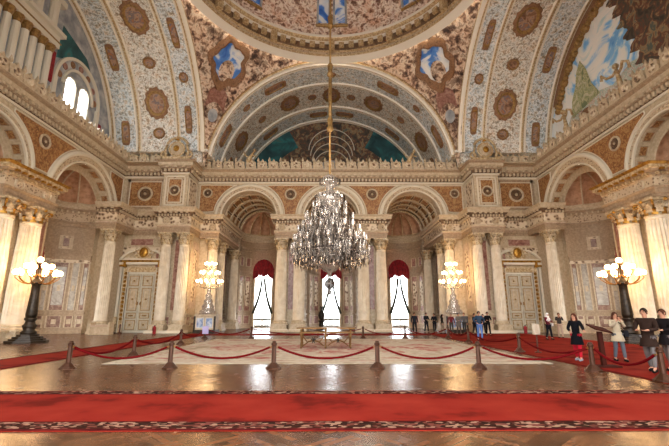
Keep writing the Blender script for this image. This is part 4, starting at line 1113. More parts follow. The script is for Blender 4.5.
# ------------------------------------------------------------------ floor coverings
def slab(name, x0, x1, y0, y1, mat, label, cat, z=.012, borders=None, bm='carpet_border', bw=.3, motifs=None):
    m = MB(mat); m.box(ID, x0, x1, y0, y1, .001, z); o = tag(m.build(name), label, cat)
    for i, (a, b, c, d, mt) in enumerate(borders or []):
        m = MB(mt); m.box(ID, a, b, c, d, z, z+.004); m.build('carpet_border', o)
    return o
slab('carpet_runner', -20, 20, 6.1, 9.1, 'carpet_red', 'long red runner with patterned borders crossing the foreground', 'carpet', borders=[(-20, 20, 6.2, 6.55, 'carpet_border'), (-20, 20, 6.1, 6.19, 'carpet_dark'), (-20, 20, 8.75, 9.05, 'carpet_border'), (-20, 20, 6.56, 6.6, 'carpet_dark'), (-20, 20, 8.7, 8.74, 'carpet_dark')])
slab('carpet_runner', -12.0, -9.8, 9.3, 35.3, 'carpet_red', 'red runner going back along the left side of the hall', 'carpet', borders=[(-9.95, -9.8, 9.3, 35.3, 'carpet_dark'), (-12, -11.85, 9.3, 35.3, 'carpet_dark')])
slab('carpet_runner', -9.7, 7.8, 32.2, 35.2, 'carpet_red', 'red runner lying in front of the three window arches', 'carpet', borders=[(-9.7, 7.8, 32.2, 32.5, 'carpet_border'), (-9.7, 7.8, 34.9, 35.2, 'carpet_border')])
slab('carpet_runner', 7.95, 16.5, 9.3, 35.1, 'carpet_red', 'wide red carpet on the right where the visitors stand', 'carpet', borders=[(7.95, 8.08, 9.3, 35.1, 'carpet_dark')])
rug = slab('carpet_rug', -7.6, 7.4, 13.9, 27.6, 'rug_field', 'huge pale antique rug with faded pink motifs in the middle of the hall', 'rug', z=.015)
m = MB('rug_motif'); zz = .018
def poly(cx, cy, rx, ry, n=8, rot=0, lob=.15):
    m.add([(cx+rx*(1+lob*math.cos(4*a))*math.cos(a+rot), cy+ry*(1+lob*math.cos(4*a))*math.sin(a+rot), zz) for a in [2*PI*i/24 for i in range(24)]], [tuple(range(24))])
poly(0, 20.7, 2.9, 3.1); poly(-4.6, 20.6, 1.2, 2.0); poly(4.6, 20.6, 1.2, 2.0)
for x in (-5.6, -2.9, 0, 2.9, 5.6):
    for y in (15.6, 25.9): poly(x, y, .9, .45)
for y in (18.0, 23.3):
    for x in (-6.4, 6.3, -2.7, 2.7): poly(x, y, .45, .8)
m.build('rug_motif', rug)
m = MB('rug_motif')
for a, b, c, d in ((-7.3, 7.1, 14.6, 14.75), (-7.3, 7.1, 26.9, 27.05), (-7.0, -6.9, 14.7, 27), (6.7, 6.8, 14.7, 27)): m.box(ID, a, b, c, d, .015, .018)
m.build('rug_border', rug)
# ------------------------------------------------------------------ stanchions and ropes
def stanchion_tpl():
    r = empty('stanchion')
    m = MB('post_brass'); m.smooth = False
    m.lathe([(.24, 0), (.24, .03), (.2, .05), (.15, .11), (.1, .16), (.07, .18)], n=8); m.build('base', r)
    m = MB('post_brass'); m.lathe([(.075, .16), (.07, .5), (.065, .66), (.09, .69), (.09, .73), (.07, .75)], n=8); m.build('pole', r)
    m = MB('post_brass'); m.smooth = True; m.lathe([(.05, .75), (.07, .765), (.06, .79), (.02, .805)], n=10)
    m.build('cap', r)
    m = MB('brass'); m.tube([(-.07, 0, .67), (-.09, 0, .62), (.09, 0, .62), (.07, 0, .67)], .012, 5); m.build('hook', r)
    return r
st0 = stanchion_tpl(); st_used = []
ST = [(-8.0, 12.8, 'bronze rope post at the left end of the front row'), (-4.95, 12.9, 'second bronze rope post from the left in the front row, at the rug corner'), (-1.76, 12.8, 'bronze rope post in front of the rug, left of the gilded table'),
      (1.42, 12.8, 'bronze rope post in front of the rug, right of the gilded table'), (4.5, 12.7, 'bronze rope post in front of the rug towards its right corner'), (7.66, 12.2, 'bronze rope post beside the wooden lectern'),
      (8.1, 10.2, 'nearest bronze rope post at the right edge of the picture'), (-7.85, 16.6, 'bronze rope post on the left, first behind the front row'), (-8.35, 23.0, 'bronze rope post half way back beside the left runner'),
      (-8.7, 28.4, 'bronze rope post at the far left corner of the rug'), (-5.5, 28.4, 'bronze rope post behind the rug before the left window'), (5.1, 28.4, 'bronze rope post behind the rug before the right window'),
      (8.2, 18.0, 'bronze rope post at the edge of the wide red carpet, right of the rug'), (8.0, 24.0, 'bronze rope post beside the person in jeans'), (8.1, 28.5, 'bronze rope post in front of the dark group of visitors'),
      (-18.6, 35.2, 'dark rope post left of the left double door'), (-17.9, 34.9, 'dark rope post before the leaf of the left double door'), (17.6, 35.0, 'dark rope post before the right double door'), (2.2, 28.4, 'bronze rope post behind the table at the far edge of the rug')]
for i, (x, y, l) in enumerate(ST):
    o = st0 if i == 0 else copytree(st0); o.location = (x, y, 0.016 if -12 < x < -9.8 or x > 7.95 else .001); tag(o, l, 'stanchion', 'rope posts')
def rope(i, j, label, sag=.33, r=.036):
    a, b = ST[i], ST[j]; p = Vector((a[0], a[1], .62)); q = Vector((b[0], b[1], .62)); d = (q-p).normalized(); p += d*.13; q -= d*.13
    m = MB('rope_red'); m.smooth = True
    m.tube([p.lerp(q, t)+Vector((0, 0, -sag*4*t*(1-t))) for t in [k/16 for k in range(17)]], r, 6)
    o = tag(m.build('barrier_rope'), label, 'rope', 'red barrier ropes')
    for e in (p, q): 
        m = MB('brass'); m.sphere(e, .032, 6, 4); m.build('rope_hook', o)
for a in [(0, 1, 'red barrier rope at the left end of the front row'), (1, 2, 'red barrier rope hanging before the left half of the rug'), (2, 3, 'red barrier rope hanging before the gilded table'), (3, 4, 'red barrier rope hanging before the right half of the rug'), (4, 5, 'red barrier rope ending at the wooden lectern'), (5, 6, 'nearest red barrier rope at the right edge'),
          (0, 7, 'red barrier rope running back from the leftmost front post'), (7, 8, 'red barrier rope along the left runner, nearer length'), (8, 9, 'red barrier rope along the left runner, farther length'), (9, 10, 'red barrier rope behind the rug at its left end'), (10, 18, 'long red barrier rope behind the gilded table'),
          (18, 11, 'red barrier rope behind the rug, right of the table'), (11, 14, 'red barrier rope at the far right corner of the rug'), (14, 13, 'red barrier rope by the group of visitors'), (13, 12, 'red barrier rope right of the person in jeans'), (12, 5, 'red barrier rope crossing the wide red carpet behind the lectern')]:
    rope(a[0], a[1], a[2], .38 if a[0] == 10 else .33)
# ------------------------------------------------------------------ gilded table in the middle
t = empty('gilded_table', (-.22, 20.3, .02), 'long gilded table with star-shaped stretchers under the chandelier', 'table')
m = MB('table_gilt', 'table_gilt'); m.box(ID, -1.42, 1.42, -.55, .55, .94, .965); m.k = 1
for y in (-.55, .55): m.box(ID, -1.44, 1.44, y-.025, y+.025, .91, .97)
for x in (-1.42, 1.42): m.box(ID, x-.025, x+.025, -.55, .55, .91, .97)
m.build('table_top', t)
m = MB('table_gilt')
for y in (-.5, .5): m.box(ID, -1.3, 1.3, y-.02, y+.02, .7, .75)
for x in (-1.25, 1.25): m.box(ID, x-.02, x+.02, -.5, .5, .7, .75)
for k in range(12): m.sphere((-1.2+k*.218, -.5, .78), .03, 6, 4)
m.build('apron', t)
for x in (-1.22, -.05, 1.15):
    for y in (-.48, .48):
        m = MB('table_gilt'); m.smooth = True; m.lathe([(.035, 0), (.055, .04), (.03, .1), (.045, .2), (.03, .3), (.05, .48), (.07, .6), (.04, .7), (.06, .78), (.06, .88)], (x, y, 0), 10); m.build('leg', t)
for cx in (-.63, .55):
    m = MB('table_gilt'); m.tube([(cx-.56, -.46, .62), (cx-.3, -.46, .3), (cx, -.46, .4), (cx+.3, -.46, .3), (cx+.56, -.46, .62)], .028, 6)
    m.tube([(cx-.5, -.46, .12), (cx-.25, -.46, .3), (cx, -.46, .36), (cx+.25, -.46, .3), (cx+.5, -.46, .12)], .028, 6)
    st = m.build('stretcher', t)
    m = MB('bronze'); pts = [(cx+(.19 if i % 2 else .08)*math.cos(PI*i/8), -.47, .38+(.19 if i % 2 else .08)*math.sin(PI*i/8)) for i in range(16)]
    m.add(pts+[(p[0], -.43, p[2]) for p in pts], [tuple(range(16)), tuple(range(16, 32))]+[(i, (i+1) % 16, 16+(i+1) % 16, 16+i) for i in range(16)]); m.sphere((cx, -.47, .38), .07, 8, 6); m.build('star_rosette', st)
# tall dark vase by the centre window
t = empty('floor_vase', (-1.1, 46.6, 0), 'tall dark vase on a stand before the centre window', 'vase')
m = MB('bronze'); m.smooth = True; m.lathe([(.5, 0), (.5, .15), (.3, .25), (.25, .7), (.4, .85), (.4, .95)], n=16); m.build('stand', t)
m = MB('bronze'); m.smooth = True; m.lathe([(.14, .95), (.18, 1.0), (.32, 1.2), (.38, 1.5), (.3, 1.8), (.14, 2.05), (.11, 2.3), (.2, 2.5)], n=20); m.build('vase_body', t)
# bench chest left
for s in (-1, 1):
    if s < 0:
        t = empty('bench', (-18.9, 33.9, 0), 'cream upholstered box bench by the left wall', 'bench')
        m = MB('stone_light'); m.box(ID, -.75, .75, -.35, .35, .0, .12); m.box(ID, -.7, .7, -.3, .3, .12, .62); m.build('seat_box', t)
        m = MB('marble_pink'); m.box(ID, -.74, .74, -.34, .34, .62, .78); m.build('cushion', t)
        for q in (-1, 1):
            m = MB('stone_light'); m.box(ID, q*.78-.07, q*.78+.07, -.36, .36, 0, .98); m.build('armrest', t)
# white plinth kerbs at pier bases
for s, nm in ((-1, 'left'), (1, 'right')):
    m = MB('white_line'); a, b = sorted((s*13.0, s*16.4)); m.box(ID, a, b, 36.0, 37.4, 0, .22); a, b = sorted((s*11.2, s*13.0)); m.box(ID, a, b, 38.9, 40.2, 0, .22)
    pass
    a, b = sorted((s*2.5, s*5.75)); m.box(ID, a, b, 39.0, 40.6, 0, .22)
    trim(m, f'low marble plinth under the {nm} columns')
# ------------------------------------------------------------------ lectern
t = empty('lectern', (8.45, 12.9, .018), 'dark wooden visitor lectern with a slanted panel beside the woman in black', 'lectern')
m = MB('wood_red'); m.box(ID, -.3, .42, -.22, .22, 0, .05); m.build('base', t)
m = MB('wood_red'); m.box(ID, -.06, .06, -.06, .06, .05, 1.06); m.build('post', t)
m = MB('wood_red'); m.add([(-.28, -.24, 1.12), (.26, -.24, 1.0), (.26, .2, 1.14), (-.28, .2, 1.26), (-.28, -.26, 1.16), (.26, -.26, 1.04), (.26, .18, 1.18), (-.28, .18, 1.3)], [(0, 1, 2, 3), (4, 5, 6, 7), (0, 1, 5, 4), (1, 2, 6, 5), (2, 3, 7, 6), (3, 0, 4, 7)]); m.build('slanted_board', t)
# small info sign stand right, little sign left
t = empty('sign_stand', (8.85, 17.7, .013), 'small cream notice board on a post at the edge of the red carpet', 'sign')
m = MB('post_brass'); m.lathe([(.14, 0), (.14, .03), (.03, .06), (.03, .75)], n=10); m.build('post', t)
m = MB('rug_field'); m.box(ID, -.16, .16, -.02, .02, .75, 1.2); m.build('notice_board', t)
t = empty('sign_stand', (-8.3, 27.2, .001), 'small pale violet notice on a stand before the left candelabra', 'sign')
m = MB('bronze'); m.lathe([(.14, 0), (.14, .03), (.03, .06), (.03, .35)], n=10); m.build('post', t)
flat('notice_violet', 'a79cc4', .5)
m = MB('notice_violet'); m.box(ID, -.2, .2, -.02, .02, .35, .85); m.build('notice_board', t)
for x, y, l in ((-15.1, 35.2, 'small red fire extinguisher standing at the left pier columns'), (16.9, 35.6, 'small red fire extinguisher standing at the right pier columns')):
    t = empty('fire_extinguisher', (x, y, 0), l, 'fire extinguisher', 'fire extinguishers')
    m = MB('velvet_red'); m.smooth = True; m.lathe([(.13, 0), (.14, .05), (.14, .5), (.08, .6), (.04, .64)], n=12); m.build('cylinder', t)
    m = MB('bronze'); m.lathe([(.04, .64), (.05, .7)], n=8); m.tube([(0, 0, .7), (.15, 0, .74)], .02, 5); m.build('valve', t)
    m = MB('bronze'); m.tube([(0, 0, .68), (-.16, 0, .6), (-.17, 0, .25)], .018, 5); m.build('hose', t)
# ------------------------------------------------------------------ candelabra
def dark_candelabrum(x, y, label):
    t = empty('candelabrum', (x, y, 0.013), label, 'candelabrum', 'tall bronze candelabra with white globes')
    m = MB('bronze'); 
    for i, (r, z0, z1) in enumerate(((1.08, 0, .12), (.9, .12, .22), (.75, .22, .34), (.55, .34, .46))):
        m.lathe([(r, z0), (r, z1)], n=8)
    m.smooth = True; m.lathe([(.4, .46), (.42, .6), (.28, .7), (.34, .85), (.38, .95), (.28, 1.05), (.24, 1.2), (.32, 1.3), (.32, 1.4)], n=16); m.build('base', t)
    m = MB('bronze'); m.smooth = True; m.lathe([(.27, 1.4), (.3, 1.6), (.26, 2.2), (.22, 2.9), (.22, 3.3), (.32, 3.4), (.32, 3.5), (.22, 3.6), (.12, 3.7), (.06, 3.8), (.05, 4.6)], n=16); m.build('stem', t)
    L = []
    for tier, (n, R_, z) in enumerate(((10, 1.08, 3.85), (6, .62, 4.25), (1, 0, 4.65))):
        for k in range(n):
            a = 2*PI*(k+.5*tier)/n; ca, sa = math.cos(a), math.sin(a)
            m = MB('brass'); m.smooth = True
            if R_: m.tube([(R_*q*ca, R_*q*sa, z-.25-.28*math.sin(q*PI)+.12*q) for q in [j/8 for j in range(9)]]+[(R_*ca, R_*sa, z)], .03, 6)
            m.lathe([(.03, -.02), (.12, 0), (.12, .03), (.05, .05)], (R_*ca, R_*sa, z), 10)
            ar = m.build('arm', t)
            m = MB('lamp_globe'); m.smooth = True; m.sphere((R_*ca, R_*sa, z+.19), .17, 12, 8); m.build('globe', ar)
    for zz_, e in ((4.3, 1), ):
        for k in range(2):
            l = bpy.data.lights.new('candelabrum_light', 'POINT'); l.energy = LP; l.color = (1, .68, .36); l.shadow_soft_size = .4
            o = bpy.data.objects.new('candelabrum_light', l); COL.objects.link(o); o.location = (x, y+(k*2-1)*1.75, 4.5)
    return t
LP = 200; CHP = 280
dark_candelabrum(-17.7, 24.2, 'tall dark bronze candelabrum with lit globes before the left gilded columns')
dark_candelabrum(17.7, 24.2, 'tall dark bronze candelabrum with lit globes before the right gilded columns')
def crystal_candelabrum(x, y, label, lp):
    t = empty('crystal_candelabrum', (x, y, 0), label, 'candelabrum', 'crystal candelabra by the piers')
    m = MB('stone_light', 'paint_blue', 'bronze'); m.k = 2; m.box(ID, -.95, .95, -.75, .75, 0, .3); m.k = 0; m.box(ID, -.85, .85, -.65, .65, .3, 1.45); m.box(ID, -.95, .95, -.75, .75, 1.45, 1.6)
    m.k = 2; 
    for q in (-.88, .88): m.box(ID, q-.07, q+.07, -.7, -.6, .3, 1.45)
    m.build('pedestal', t)
    m = MB('paint_blue', 'white_line')
    F = frame((0, -.65, 0), (1, 0, 0), (0, -1, 0))
    for a, b in ((-.75, -.05), (.05, .75)): panel(m, F, a, b, .42, 1.35, 1, 0, 0, .07)
    m.build('pedestal_panels', t)
    m = MB('crystal'); m.smooth = True; prof = [(.75, 1.6), (.7, 1.9), (.5, 2.1), (.55, 2.3), (.38, 2.55), (.42, 2.8), (.25, 3.0), (.3, 3.3), (.15, 3.5), (.2, 3.9), (.1, 4.2), (.12, 5.4), (.05, 6.0)]
    m.lathe(prof, n=14); m.build('crystal_stem', t)
    for tier, (n, R_, z) in enumerate(((12, 1.1, 4.4), (8, .8, 5.2), (6, .45, 6.0))):
        for k in range(n):
            a = 2*PI*(k+.5*tier)/n; ca, sa = math.cos(a), math.sin(a)
            m = MB('crystal'); m.smooth = True
            m.tube([(R_*q*ca, R_*q*sa, z-.3-.25*math.sin(q*PI)+.15*q) for q in [j/6 for j in range(7)]]+[(R_*ca, R_*sa, z)], .025, 5)
            m.lathe([(.02, -.02), (.13, 0), (.13, .03), (.05, .05)], (R_*ca, R_*sa, z), 8); m.tube([(R_*ca, R_*sa, z-.05), (R_*ca, R_*sa, z-.4)], [.035, .01], 5)
            ar = m.build('arm', t)
            m = MB('lamp_globe'); m.smooth = True; m.sphere((R_*ca, R_*sa, z+.16), .13, 10, 6); m.build('globe', ar)
    for dz in (4.6, 5.8):
        l = bpy.data.lights.new('candelabrum_light', 'POINT'); l.energy = lp; l.color = (1, .72, .4); l.shadow_soft_size = .3
        o = bpy.data.objects.new('candelabrum_light', l); COL.objects.link(o); o.location = (x, y+(.5), dz+.0)
tex('paint_blue', [(.35, '6a82b0'), (.5, '9fb0cc'), (.65, 'd0d6e0')], 3, 4, .4)
crystal_candelabrum(-11.1, 36.6, 'crystal candelabrum glowing on a blue panelled pedestal beside the left window arch', 150)
crystal_candelabrum(11.1, 36.6, 'crystal candelabrum glowing behind the crowd beside the right window arch', 150)
# ------------------------------------------------------------------ the great chandelier
ch = empty('chandelier', (-.1, YC, 0), 'enormous tiered crystal chandelier hanging in the middle of the hall', 'chandelier')
m = MB('gold_dull', 'bronze'); m.smooth = True
m.tube([(0, 0, 9.9), (0, 0, zd+rd-.1)], .07, 8); 
for z_ in (13.5, 17.6, 21.5, 25): m.lathe([(.08, z_), (.22, z_+.1), (.22, z_+.3), (.14, z_+.4), (.2, z_+.9), (.1, z_+1.1)], n=10)
m.lathe([(.1, 13.5), (.13, 17.5)], n=8)
m.build('suspension_rod', ch)
m = MB('crystal', 'crystal_dark'); m.smooth = True
m.lathe([(.1, 10.5), (.35, 10.35), (.55, 10.1), (.62, 9.85), (.45, 9.8), (.3, 9.7), (.28, 9.2)], n=20)
m.lathe([(.5, 9.25), (.85, 9.0), (.9, 8.75), (.7, 8.4), (.5, 8.1), (.45, 7.2), (.6, 6.9), (.55, 6.2), (.75, 5.9), (.5, 5.4), (.55, 5.0), (.8, 4.7), (.7, 4.45), (.4, 4.25), (.15, 4.1), (.12, 3.7)], n=24)
m.build('crystal_stem', ch)
m = MB('crystal_dark', 'bronze')
for z_, r_ in ((10.1, .66), (9.0, .95)):
    for i in range(24):
        a = 2*PI*i/24; m.tube([(r_*math.cos(a), r_*math.sin(a), z_), (r_*1.0*math.cos(a), r_*math.sin(a), z_-.3)], [.04, .015], 4)
m.build('crown', ch)
tiers = [(5.1, 2.45, 24), (5.75, 2.3, 22), (6.45, 2.0, 18), (7.2, 1.55, 14), (7.9, 1.1, 10), (8.5, .8, 8)]
drops = MB('crystal', 'crystal_dark'); rnd = random.Random(3)
for ti, (z_, r_, n) in enumerate(tiers):
    m = MB('crystal_dark'); m.smooth = True
    m.tube([(r_*.5*math.cos(2*PI*i/24), r_*.5*math.sin(2*PI*i/24), z_-.15) for i in range(25)], .05, 5)
    m.tube([(r_*.82*math.cos(2*PI*i/24), r_*.82*math.sin(2*PI*i/24), z_-.3) for i in range(25)], .035, 5)
    m.build('tier_ring', ch)
    for k in range(n):
        a = 2*PI*(k+.37*ti)/n; ca, sa = math.cos(a), math.sin(a)
        m = MB('crystal', 'crystal_dark'); m.smooth = True
        h = rnd.uniform(-.12, .12); r1 = r_*rnd.uniform(.93, 1.03)
        m.tube([(r1*(.3+.7*q)*ca, r1*(.3+.7*q)*sa, z_+h-.2-.25*math.sin(q*PI)+.2*q) for q in [j/5 for j in range(6)]], .03, 5)
        m.lathe([(.02, 0), (.13, .04), (.14, .07), (.04, .09), (.035, .22)], (r1*ca, r1*sa, z_+h), 7)
        m.lathe([(.05, .22), (.1, .3), (.11, .42), (.07, .56), (.085, .62)], (r1*ca, r1*sa, z_+h), 7, cap=False)
        ar = m.build('arm', ch)
        m = MB('lamp_small'); m.lathe([(.02, .26), (.035, .38), (.008, .5)], (r1*ca, r1*sa, z_+h), 6); m.build('candle_bulb', ar)
        for j in range(7):
            q = rnd.uniform(.35, 1.05); b = a+rnd.uniform(-.12, .12); z0 = z_+h-.12-rnd.uniform(0, .3); l = rnd.uniform(.12, .4)
            drops.k = rnd.randint(0, 1); drops.lathe([(.008, 0), (.035, -.35*l), (.028, -.7*l), (.004, -l)], (r1*q*math.cos(b), r1*q*math.sin(b), z0), 4)
for ti, (z_, r_, n) in enumerate(tiers[:5]):
    for k in range(n*5):
        a = 2*PI*rnd.random(); r1 = r_*rnd.uniform(.35, .95); z0 = z_+rnd.uniform(-.3, .4)
        drops.k = rnd.randint(0, 1); drops.lathe([(.03, 0), (.07, .1), (.03, .2), (.05, .3), (.008, .62)], (r1*math.cos(a), r1*math.sin(a), z0), 5)
for k in range(260):
    a = 2*PI*k/260; r1 = (2.1, 1.5, 1.9)[k % 3]*rnd.uniform(.93, 1.04); z0 = 4.95-rnd.uniform(0, .3)*(1 if k % 3 else .3); l = rnd.uniform(.2, .45)
    drops.k = k % 2; drops.lathe([(.01, 0), (.05, -.35*l), (.03, -.7*l), (.004, -l)], (r1*math.cos(a), r1*math.sin(a), z0), 4)
o = drops.build('crystal_drop', ch); o['kind'] = 'stuff'
m = MB('crystal_dark'); m.smooth = True; m.lathe([(.12, 3.75), (.3, 3.55), (.34, 3.35), (.2, 3.2), (.06, 3.05), (.12, 2.95), (.12, 2.85), (.02, 2.75)], n=12); m.build('bottom_finial', ch)
for k in range(4):  # added fill lamps off the chandelier's arms; stronger upper pair brightens the vaults
    a = PI/4+k*PI/2; l = bpy.data.lights.new('chandelier_fill', 'POINT'); l.energy = CHP if k % 2 else CHP*2.2; l.color = (1, .88, .74); l.shadow_soft_size = .5
    o = bpy.data.objects.new('chandelier_fill', l); COL.objects.link(o); o.location = (-.1+2.9*math.cos(a), YC+2.9*math.sin(a), 7.0 if k % 2 else 10.5)
for y, z_, l in ((31.6, 17.4, 'gilt scroll bracket on the right cornice, farther one'), (25.0, 17.4, 'gilt scroll bracket on the right cornice, nearer one')):
    m = MB('gilt_stone'); m.smooth = True; F = frame((20.6, y, z_), (0, 1, 0), (-1, 0, 0))
    m.tube([F(-1.2, .3, .6), F(-1.35, .5, 1.0), F(-1.0, .6, 1.2), F(-.7, .5, .9), F(-.3, .4, .8), F(0, .3, 1.2), F(.3, .4, .9), F(.8, .5, 1.0), F(1.1, .6, 1.4), F(1.3, .5, 1.1)], .1, 6)
    m.tube([F(0, .1, -.6), F(0, .2, .4), F(0, .3, 1.3)], [.25, .16, .1], 8); m.sphere(F(0, .3, 1.5), .22, 8, 6)
    trim(m, l)
# ------------------------------------------------------------------ people
def skin(name, verts, edges, rad, mats, parent, sub=1, root=0):
    me = bpy.data.meshes.new(name+'_src'); me.from_pydata([tuple(v) for v in verts], edges, [])
    o = bpy.data.objects.new(name+'_src', me); COL.objects.link(o)
    md = o.modifiers.new('s', 'SKIN'); md.use_smooth_shade = True
    for i, sv in enumerate(me.skin_vertices[0].data):
        r = rad[i]; sv.radius = r if isinstance(r, tuple) else (r, r); sv.use_root = (i == root)
    if sub:
        m2 = o.modifiers.new('u', 'SUBSURF'); m2.levels = sub; m2.render_levels = sub
    dg = bpy.context.evaluated_depsgraph_get(); ev = o.evaluated_get(dg)
    nm = bpy.data.meshes.new_from_object(ev); nm.name = name
    nm.materials.clear(); nm.materials.append(MATS[mats])
    bpy.data.objects.remove(o); bpy.data.meshes.remove(me)
    r = bpy.data.objects.new(name, nm); COL.objects.link(r); r.parent = parent
    return r
flat('skin_tone', 'b98468', .6)
def cloth(c):
    n = 'cloth_'+c
    if n not in MATS: flat(n, c, .9).node_tree.nodes['Principled BSDF'].inputs['Specular IOR Level'].default_value = .1
    return n
def person(x, y, rz, h, label, top='1c1c20', legs='202024', hair='1e1612', shoes='181414', stride=.12, arms='down', coat=0, long_hair=False, scarf=None, build=1.0, group=None, bag=None, lean=0, z=.018):
    s = h/1.72
    t = empty('person', (x, y, z), label, 'person', group, rz=rz); t.scale = (s, s, s)
    # joints (front is -y)
    hip = [(q*.09, 0, .9) for q in (-1, 1)]
    knee = [(q*.1, -.03-q*stride*.35, .49) for q in (-1, 1)]; ank = [(q*.11, .02-q*stride, .09) for q in (-1, 1)]; toe = [(q*.12, -.13-q*stride, .04) for q in (-1, 1)]
    ch = (0, -lean*.5, 1.22); nk = (0, -lean, 1.46); hd = (0, -lean-.02, 1.6)
    sh = [(q*.17*build, -lean*.9, 1.4) for q in (-1, 1)]
    A = {'down': lambda q: ((q*.25*build, .02, 1.14), (q*.27*build, -.08, .88)),
         'front': lambda q: ((q*.24*build, -.06, 1.15), (q*.13, -.28, 1.12)),
         'phone': lambda q: ((q*.23*build, -.12, 1.2), (q*.06, -.24, 1.42)),
         'wide': lambda q: ((q*.42, -.05, 1.3), (q*.62, -.12, 1.22)),
         'hips': lambda q: ((q*.36, .04, 1.18), (q*.17, -.08, 1.02)),
         'point': lambda q: ((q*.3, -.1, 1.2), (q*.42, -.3, 1.1)) if q > 0 else ((q*.25, -.05, 1.16), (q*.1, -.22, 1.05))}[arms]
    el = [A(q)[0] for q in (-1, 1)]; wr = [A(q)[1] for q in (-1, 1)]
    el = [(a, b-lean*.8, c) for a, b, c in el]; wr = [(a, b-lean*.9, c) for a, b, c in wr]
    V = [(0, 0, .93), ch, nk, hd, (0, hd[1]-.005, 1.68)]; E = [(0, 1), (1, 2), (2, 3), (3, 4)]
    Rr = [(.135, .1), (.14*build, .1), (.052, .055), (.082, .1), (.07, .085)]
    for i in (0, 1):
        n = len(V); V += [hip[i], knee[i], ank[i], toe[i]]; E += [(0, n), (n, n+1), (n+1, n+2), (n+2, n+3)]; Rr += [.085, .055, .04, .035]
        n = len(V); V += [sh[i], el[i], wr[i]]; E += [(1, n), (n, n+1), (n+1, n+2)]; Rr += [.055, .042, .028]
        # palm, fingers and thumb
        w = Vector(wr[i]); d = (w-Vector(el[i])).normalized(); q = (-1, 1)[i]; side = Vector((0, 0, 1)).cross(d)
        side = side.normalized() if side.length > .2 else Vector((0, 1, 0)); bend = d.cross(side)
        pm = w+d*.055; V.append(pm); E.append((n+2, n+3)); Rr.append((.034, .02)); k0 = n+3
        for f, ln in zip((-1.5, -.5, .5, 1.5), (.065, .078, .074, .058)):
            k = len(V); b = pm+side*f*.019+d*.035; V += [b, b+d*ln*.55+bend*.008, b+d*ln*.9+bend*.03]; E += [(k0, k), (k, k+1), (k+1, k+2)]; Rr += [.0095, .009, .008]
        k = len(V); V += [pm+side*-.04*q*-1-d*.01, pm+side*.055*q+d*.03]; E += [(k0, k), (k, k+1)]; Rr += [.012, .0095]
    b = skin('body', V, E, Rr, 'skin_tone', t)
    # face
    f = MB('skin_tone', 'eye_dark', 'lip'); hy = hd[1]
    f.smooth = True; f.tube([(0, hy-.1, 1.615), (0, hy-.13, 1.585), (0, hy-.1, 1.575)], [.009, .015, .012], 6)
    for q in (-1, 1): f.sphere((q*.086, hy, 1.6), .024, 6, 5, (.5, 1, 1.4))
    f.k = 1
    for q in (-1, 1): f.sphere((q*.034, hy-.092, 1.62), .012, 6, 4)
    f.k = 2; f.sphere((0, hy-.1, 1.545), .02, 6, 4, (1, .5, .35)); f.build('face', t)
    # hair or scarf
    m = MB(cloth(scarf) if scarf else cloth(hair)); m.smooth = True
    vs = []; n = 14; K = 9; top_ = 118 if not long_hair and not scarf else 135
    for j in range(K+1):
        th = R(top_)*j/K
        for i in range(n):
            a = 2*PI*i/n; fr = max(0, -math.sin(a)); tt = min(th, R(62)+(1-fr)*R(90)) if not scarf else min(th, R(75)+(1-fr)*R(90))
            vs.append((.094*math.sin(tt)*math.cos(a), hy+.005+.112*math.sin(tt)*math.sin(a), 1.612+.125*math.cos(tt)))
    m.add(vs, [(j*n+i, j*n+(i+1) % n, (j+1)*n+(i+1) % n, (j+1)*n+i) for j in range(K) for i in range(n)])
    if long_hair: m.tube([(0, hy+.05, 1.62), (0, hy+.09, 1.48), (0, hy+.1, 1.32)], [.09, .1, .06], 8); 
    if long_hair:
        for q in (-1, 1): m.tube([(q*.07, hy+.01, 1.62), (q*.09, hy, 1.5), (q*.08, hy-.01, 1.38)], [.035, .035, .02], 6)
    if scarf: m.tube([(0, hy+.02, 1.55), (0, hy+.03, 1.45), (0, .03, 1.3), (0, .06, 1.12)], [.1, .13, .19, .14], 10)
    m.build('headscarf' if scarf else 'hair', t)
    # top
    V = [(0, 0, .9), (0, -lean*.3, 1.06), (ch[0], ch[1], 1.24), (0, -lean*.9, 1.385), (0, -lean, 1.45)]; E = [(0, 1), (1, 2), (2, 3), (3, 4)]
    Rr = [(.165*build, .125), (.15*build, .115), (.165*build, .125), (.14*build, .095), (.062, .062)]
    for i in (0, 1):
        n = len(V); w = Vector(wr[i])*.93+Vector(el[i])*.07; V += [sh[i], el[i], tuple(w)]; E += [(3, n), (n, n+1), (n+1, n+2)]; Rr += [.075, .062, .045]
    skin('jacket', V, E, Rr, cloth(top), t)
    if coat:
        m = MB(cloth(top)); m.smooth = True; m.lathe([(.15, 1.02), (.175, .9), (.2, .9-coat*.5), (.225, .9-coat)], n=18, cap=False); m.build('coat_skirt', t)
    V = [(0, 0, .96)]; E = []; Rr = [(.14, .11)]
    for i in (0, 1):
        n = len(V); V += [hip[i], knee[i], (ank[i][0], ank[i][1], .11)]; E += [(0, n), (n, n+1), (n+1, n+2)]; Rr += [.102, .075, .06]
    skin('trousers', V, E, Rr, cloth(legs), t)
    for i in (0, 1):
        m = MB(cloth(shoes)); m.smooth = True; a = ank[i]; m.tube([(a[0], a[1]+.06, .05), (a[0], a[1]-.02, .055), (a[0], a[1]-.12, .04), (a[0], a[1]-.17, .03)], [.045, .052, .045, .02], 8); m.build('shoe', t)
    if bag:
        m = MB(cloth(bag)); m.box(ID, .2, .34, -.1, .14, .85, 1.08); m.tube([(.27, 0, 1.08), (.12, -.13, 1.3), (-.05, -.02, 1.47), (-.02, .12, 1.3), (.27, .06, 1.08)], .012, 5); m.build('bag', t)
    return t
flat('eye_dark', '140e0c', .4); flat('lip', '96504a', .5)
CR = 'visitors in the crowd by the right window arch'
person(7.05, 34.6, R(0), 1.74, 'person in a dark suit standing alone beside the right window', top='24262c', legs='1c1c20', group=CR)
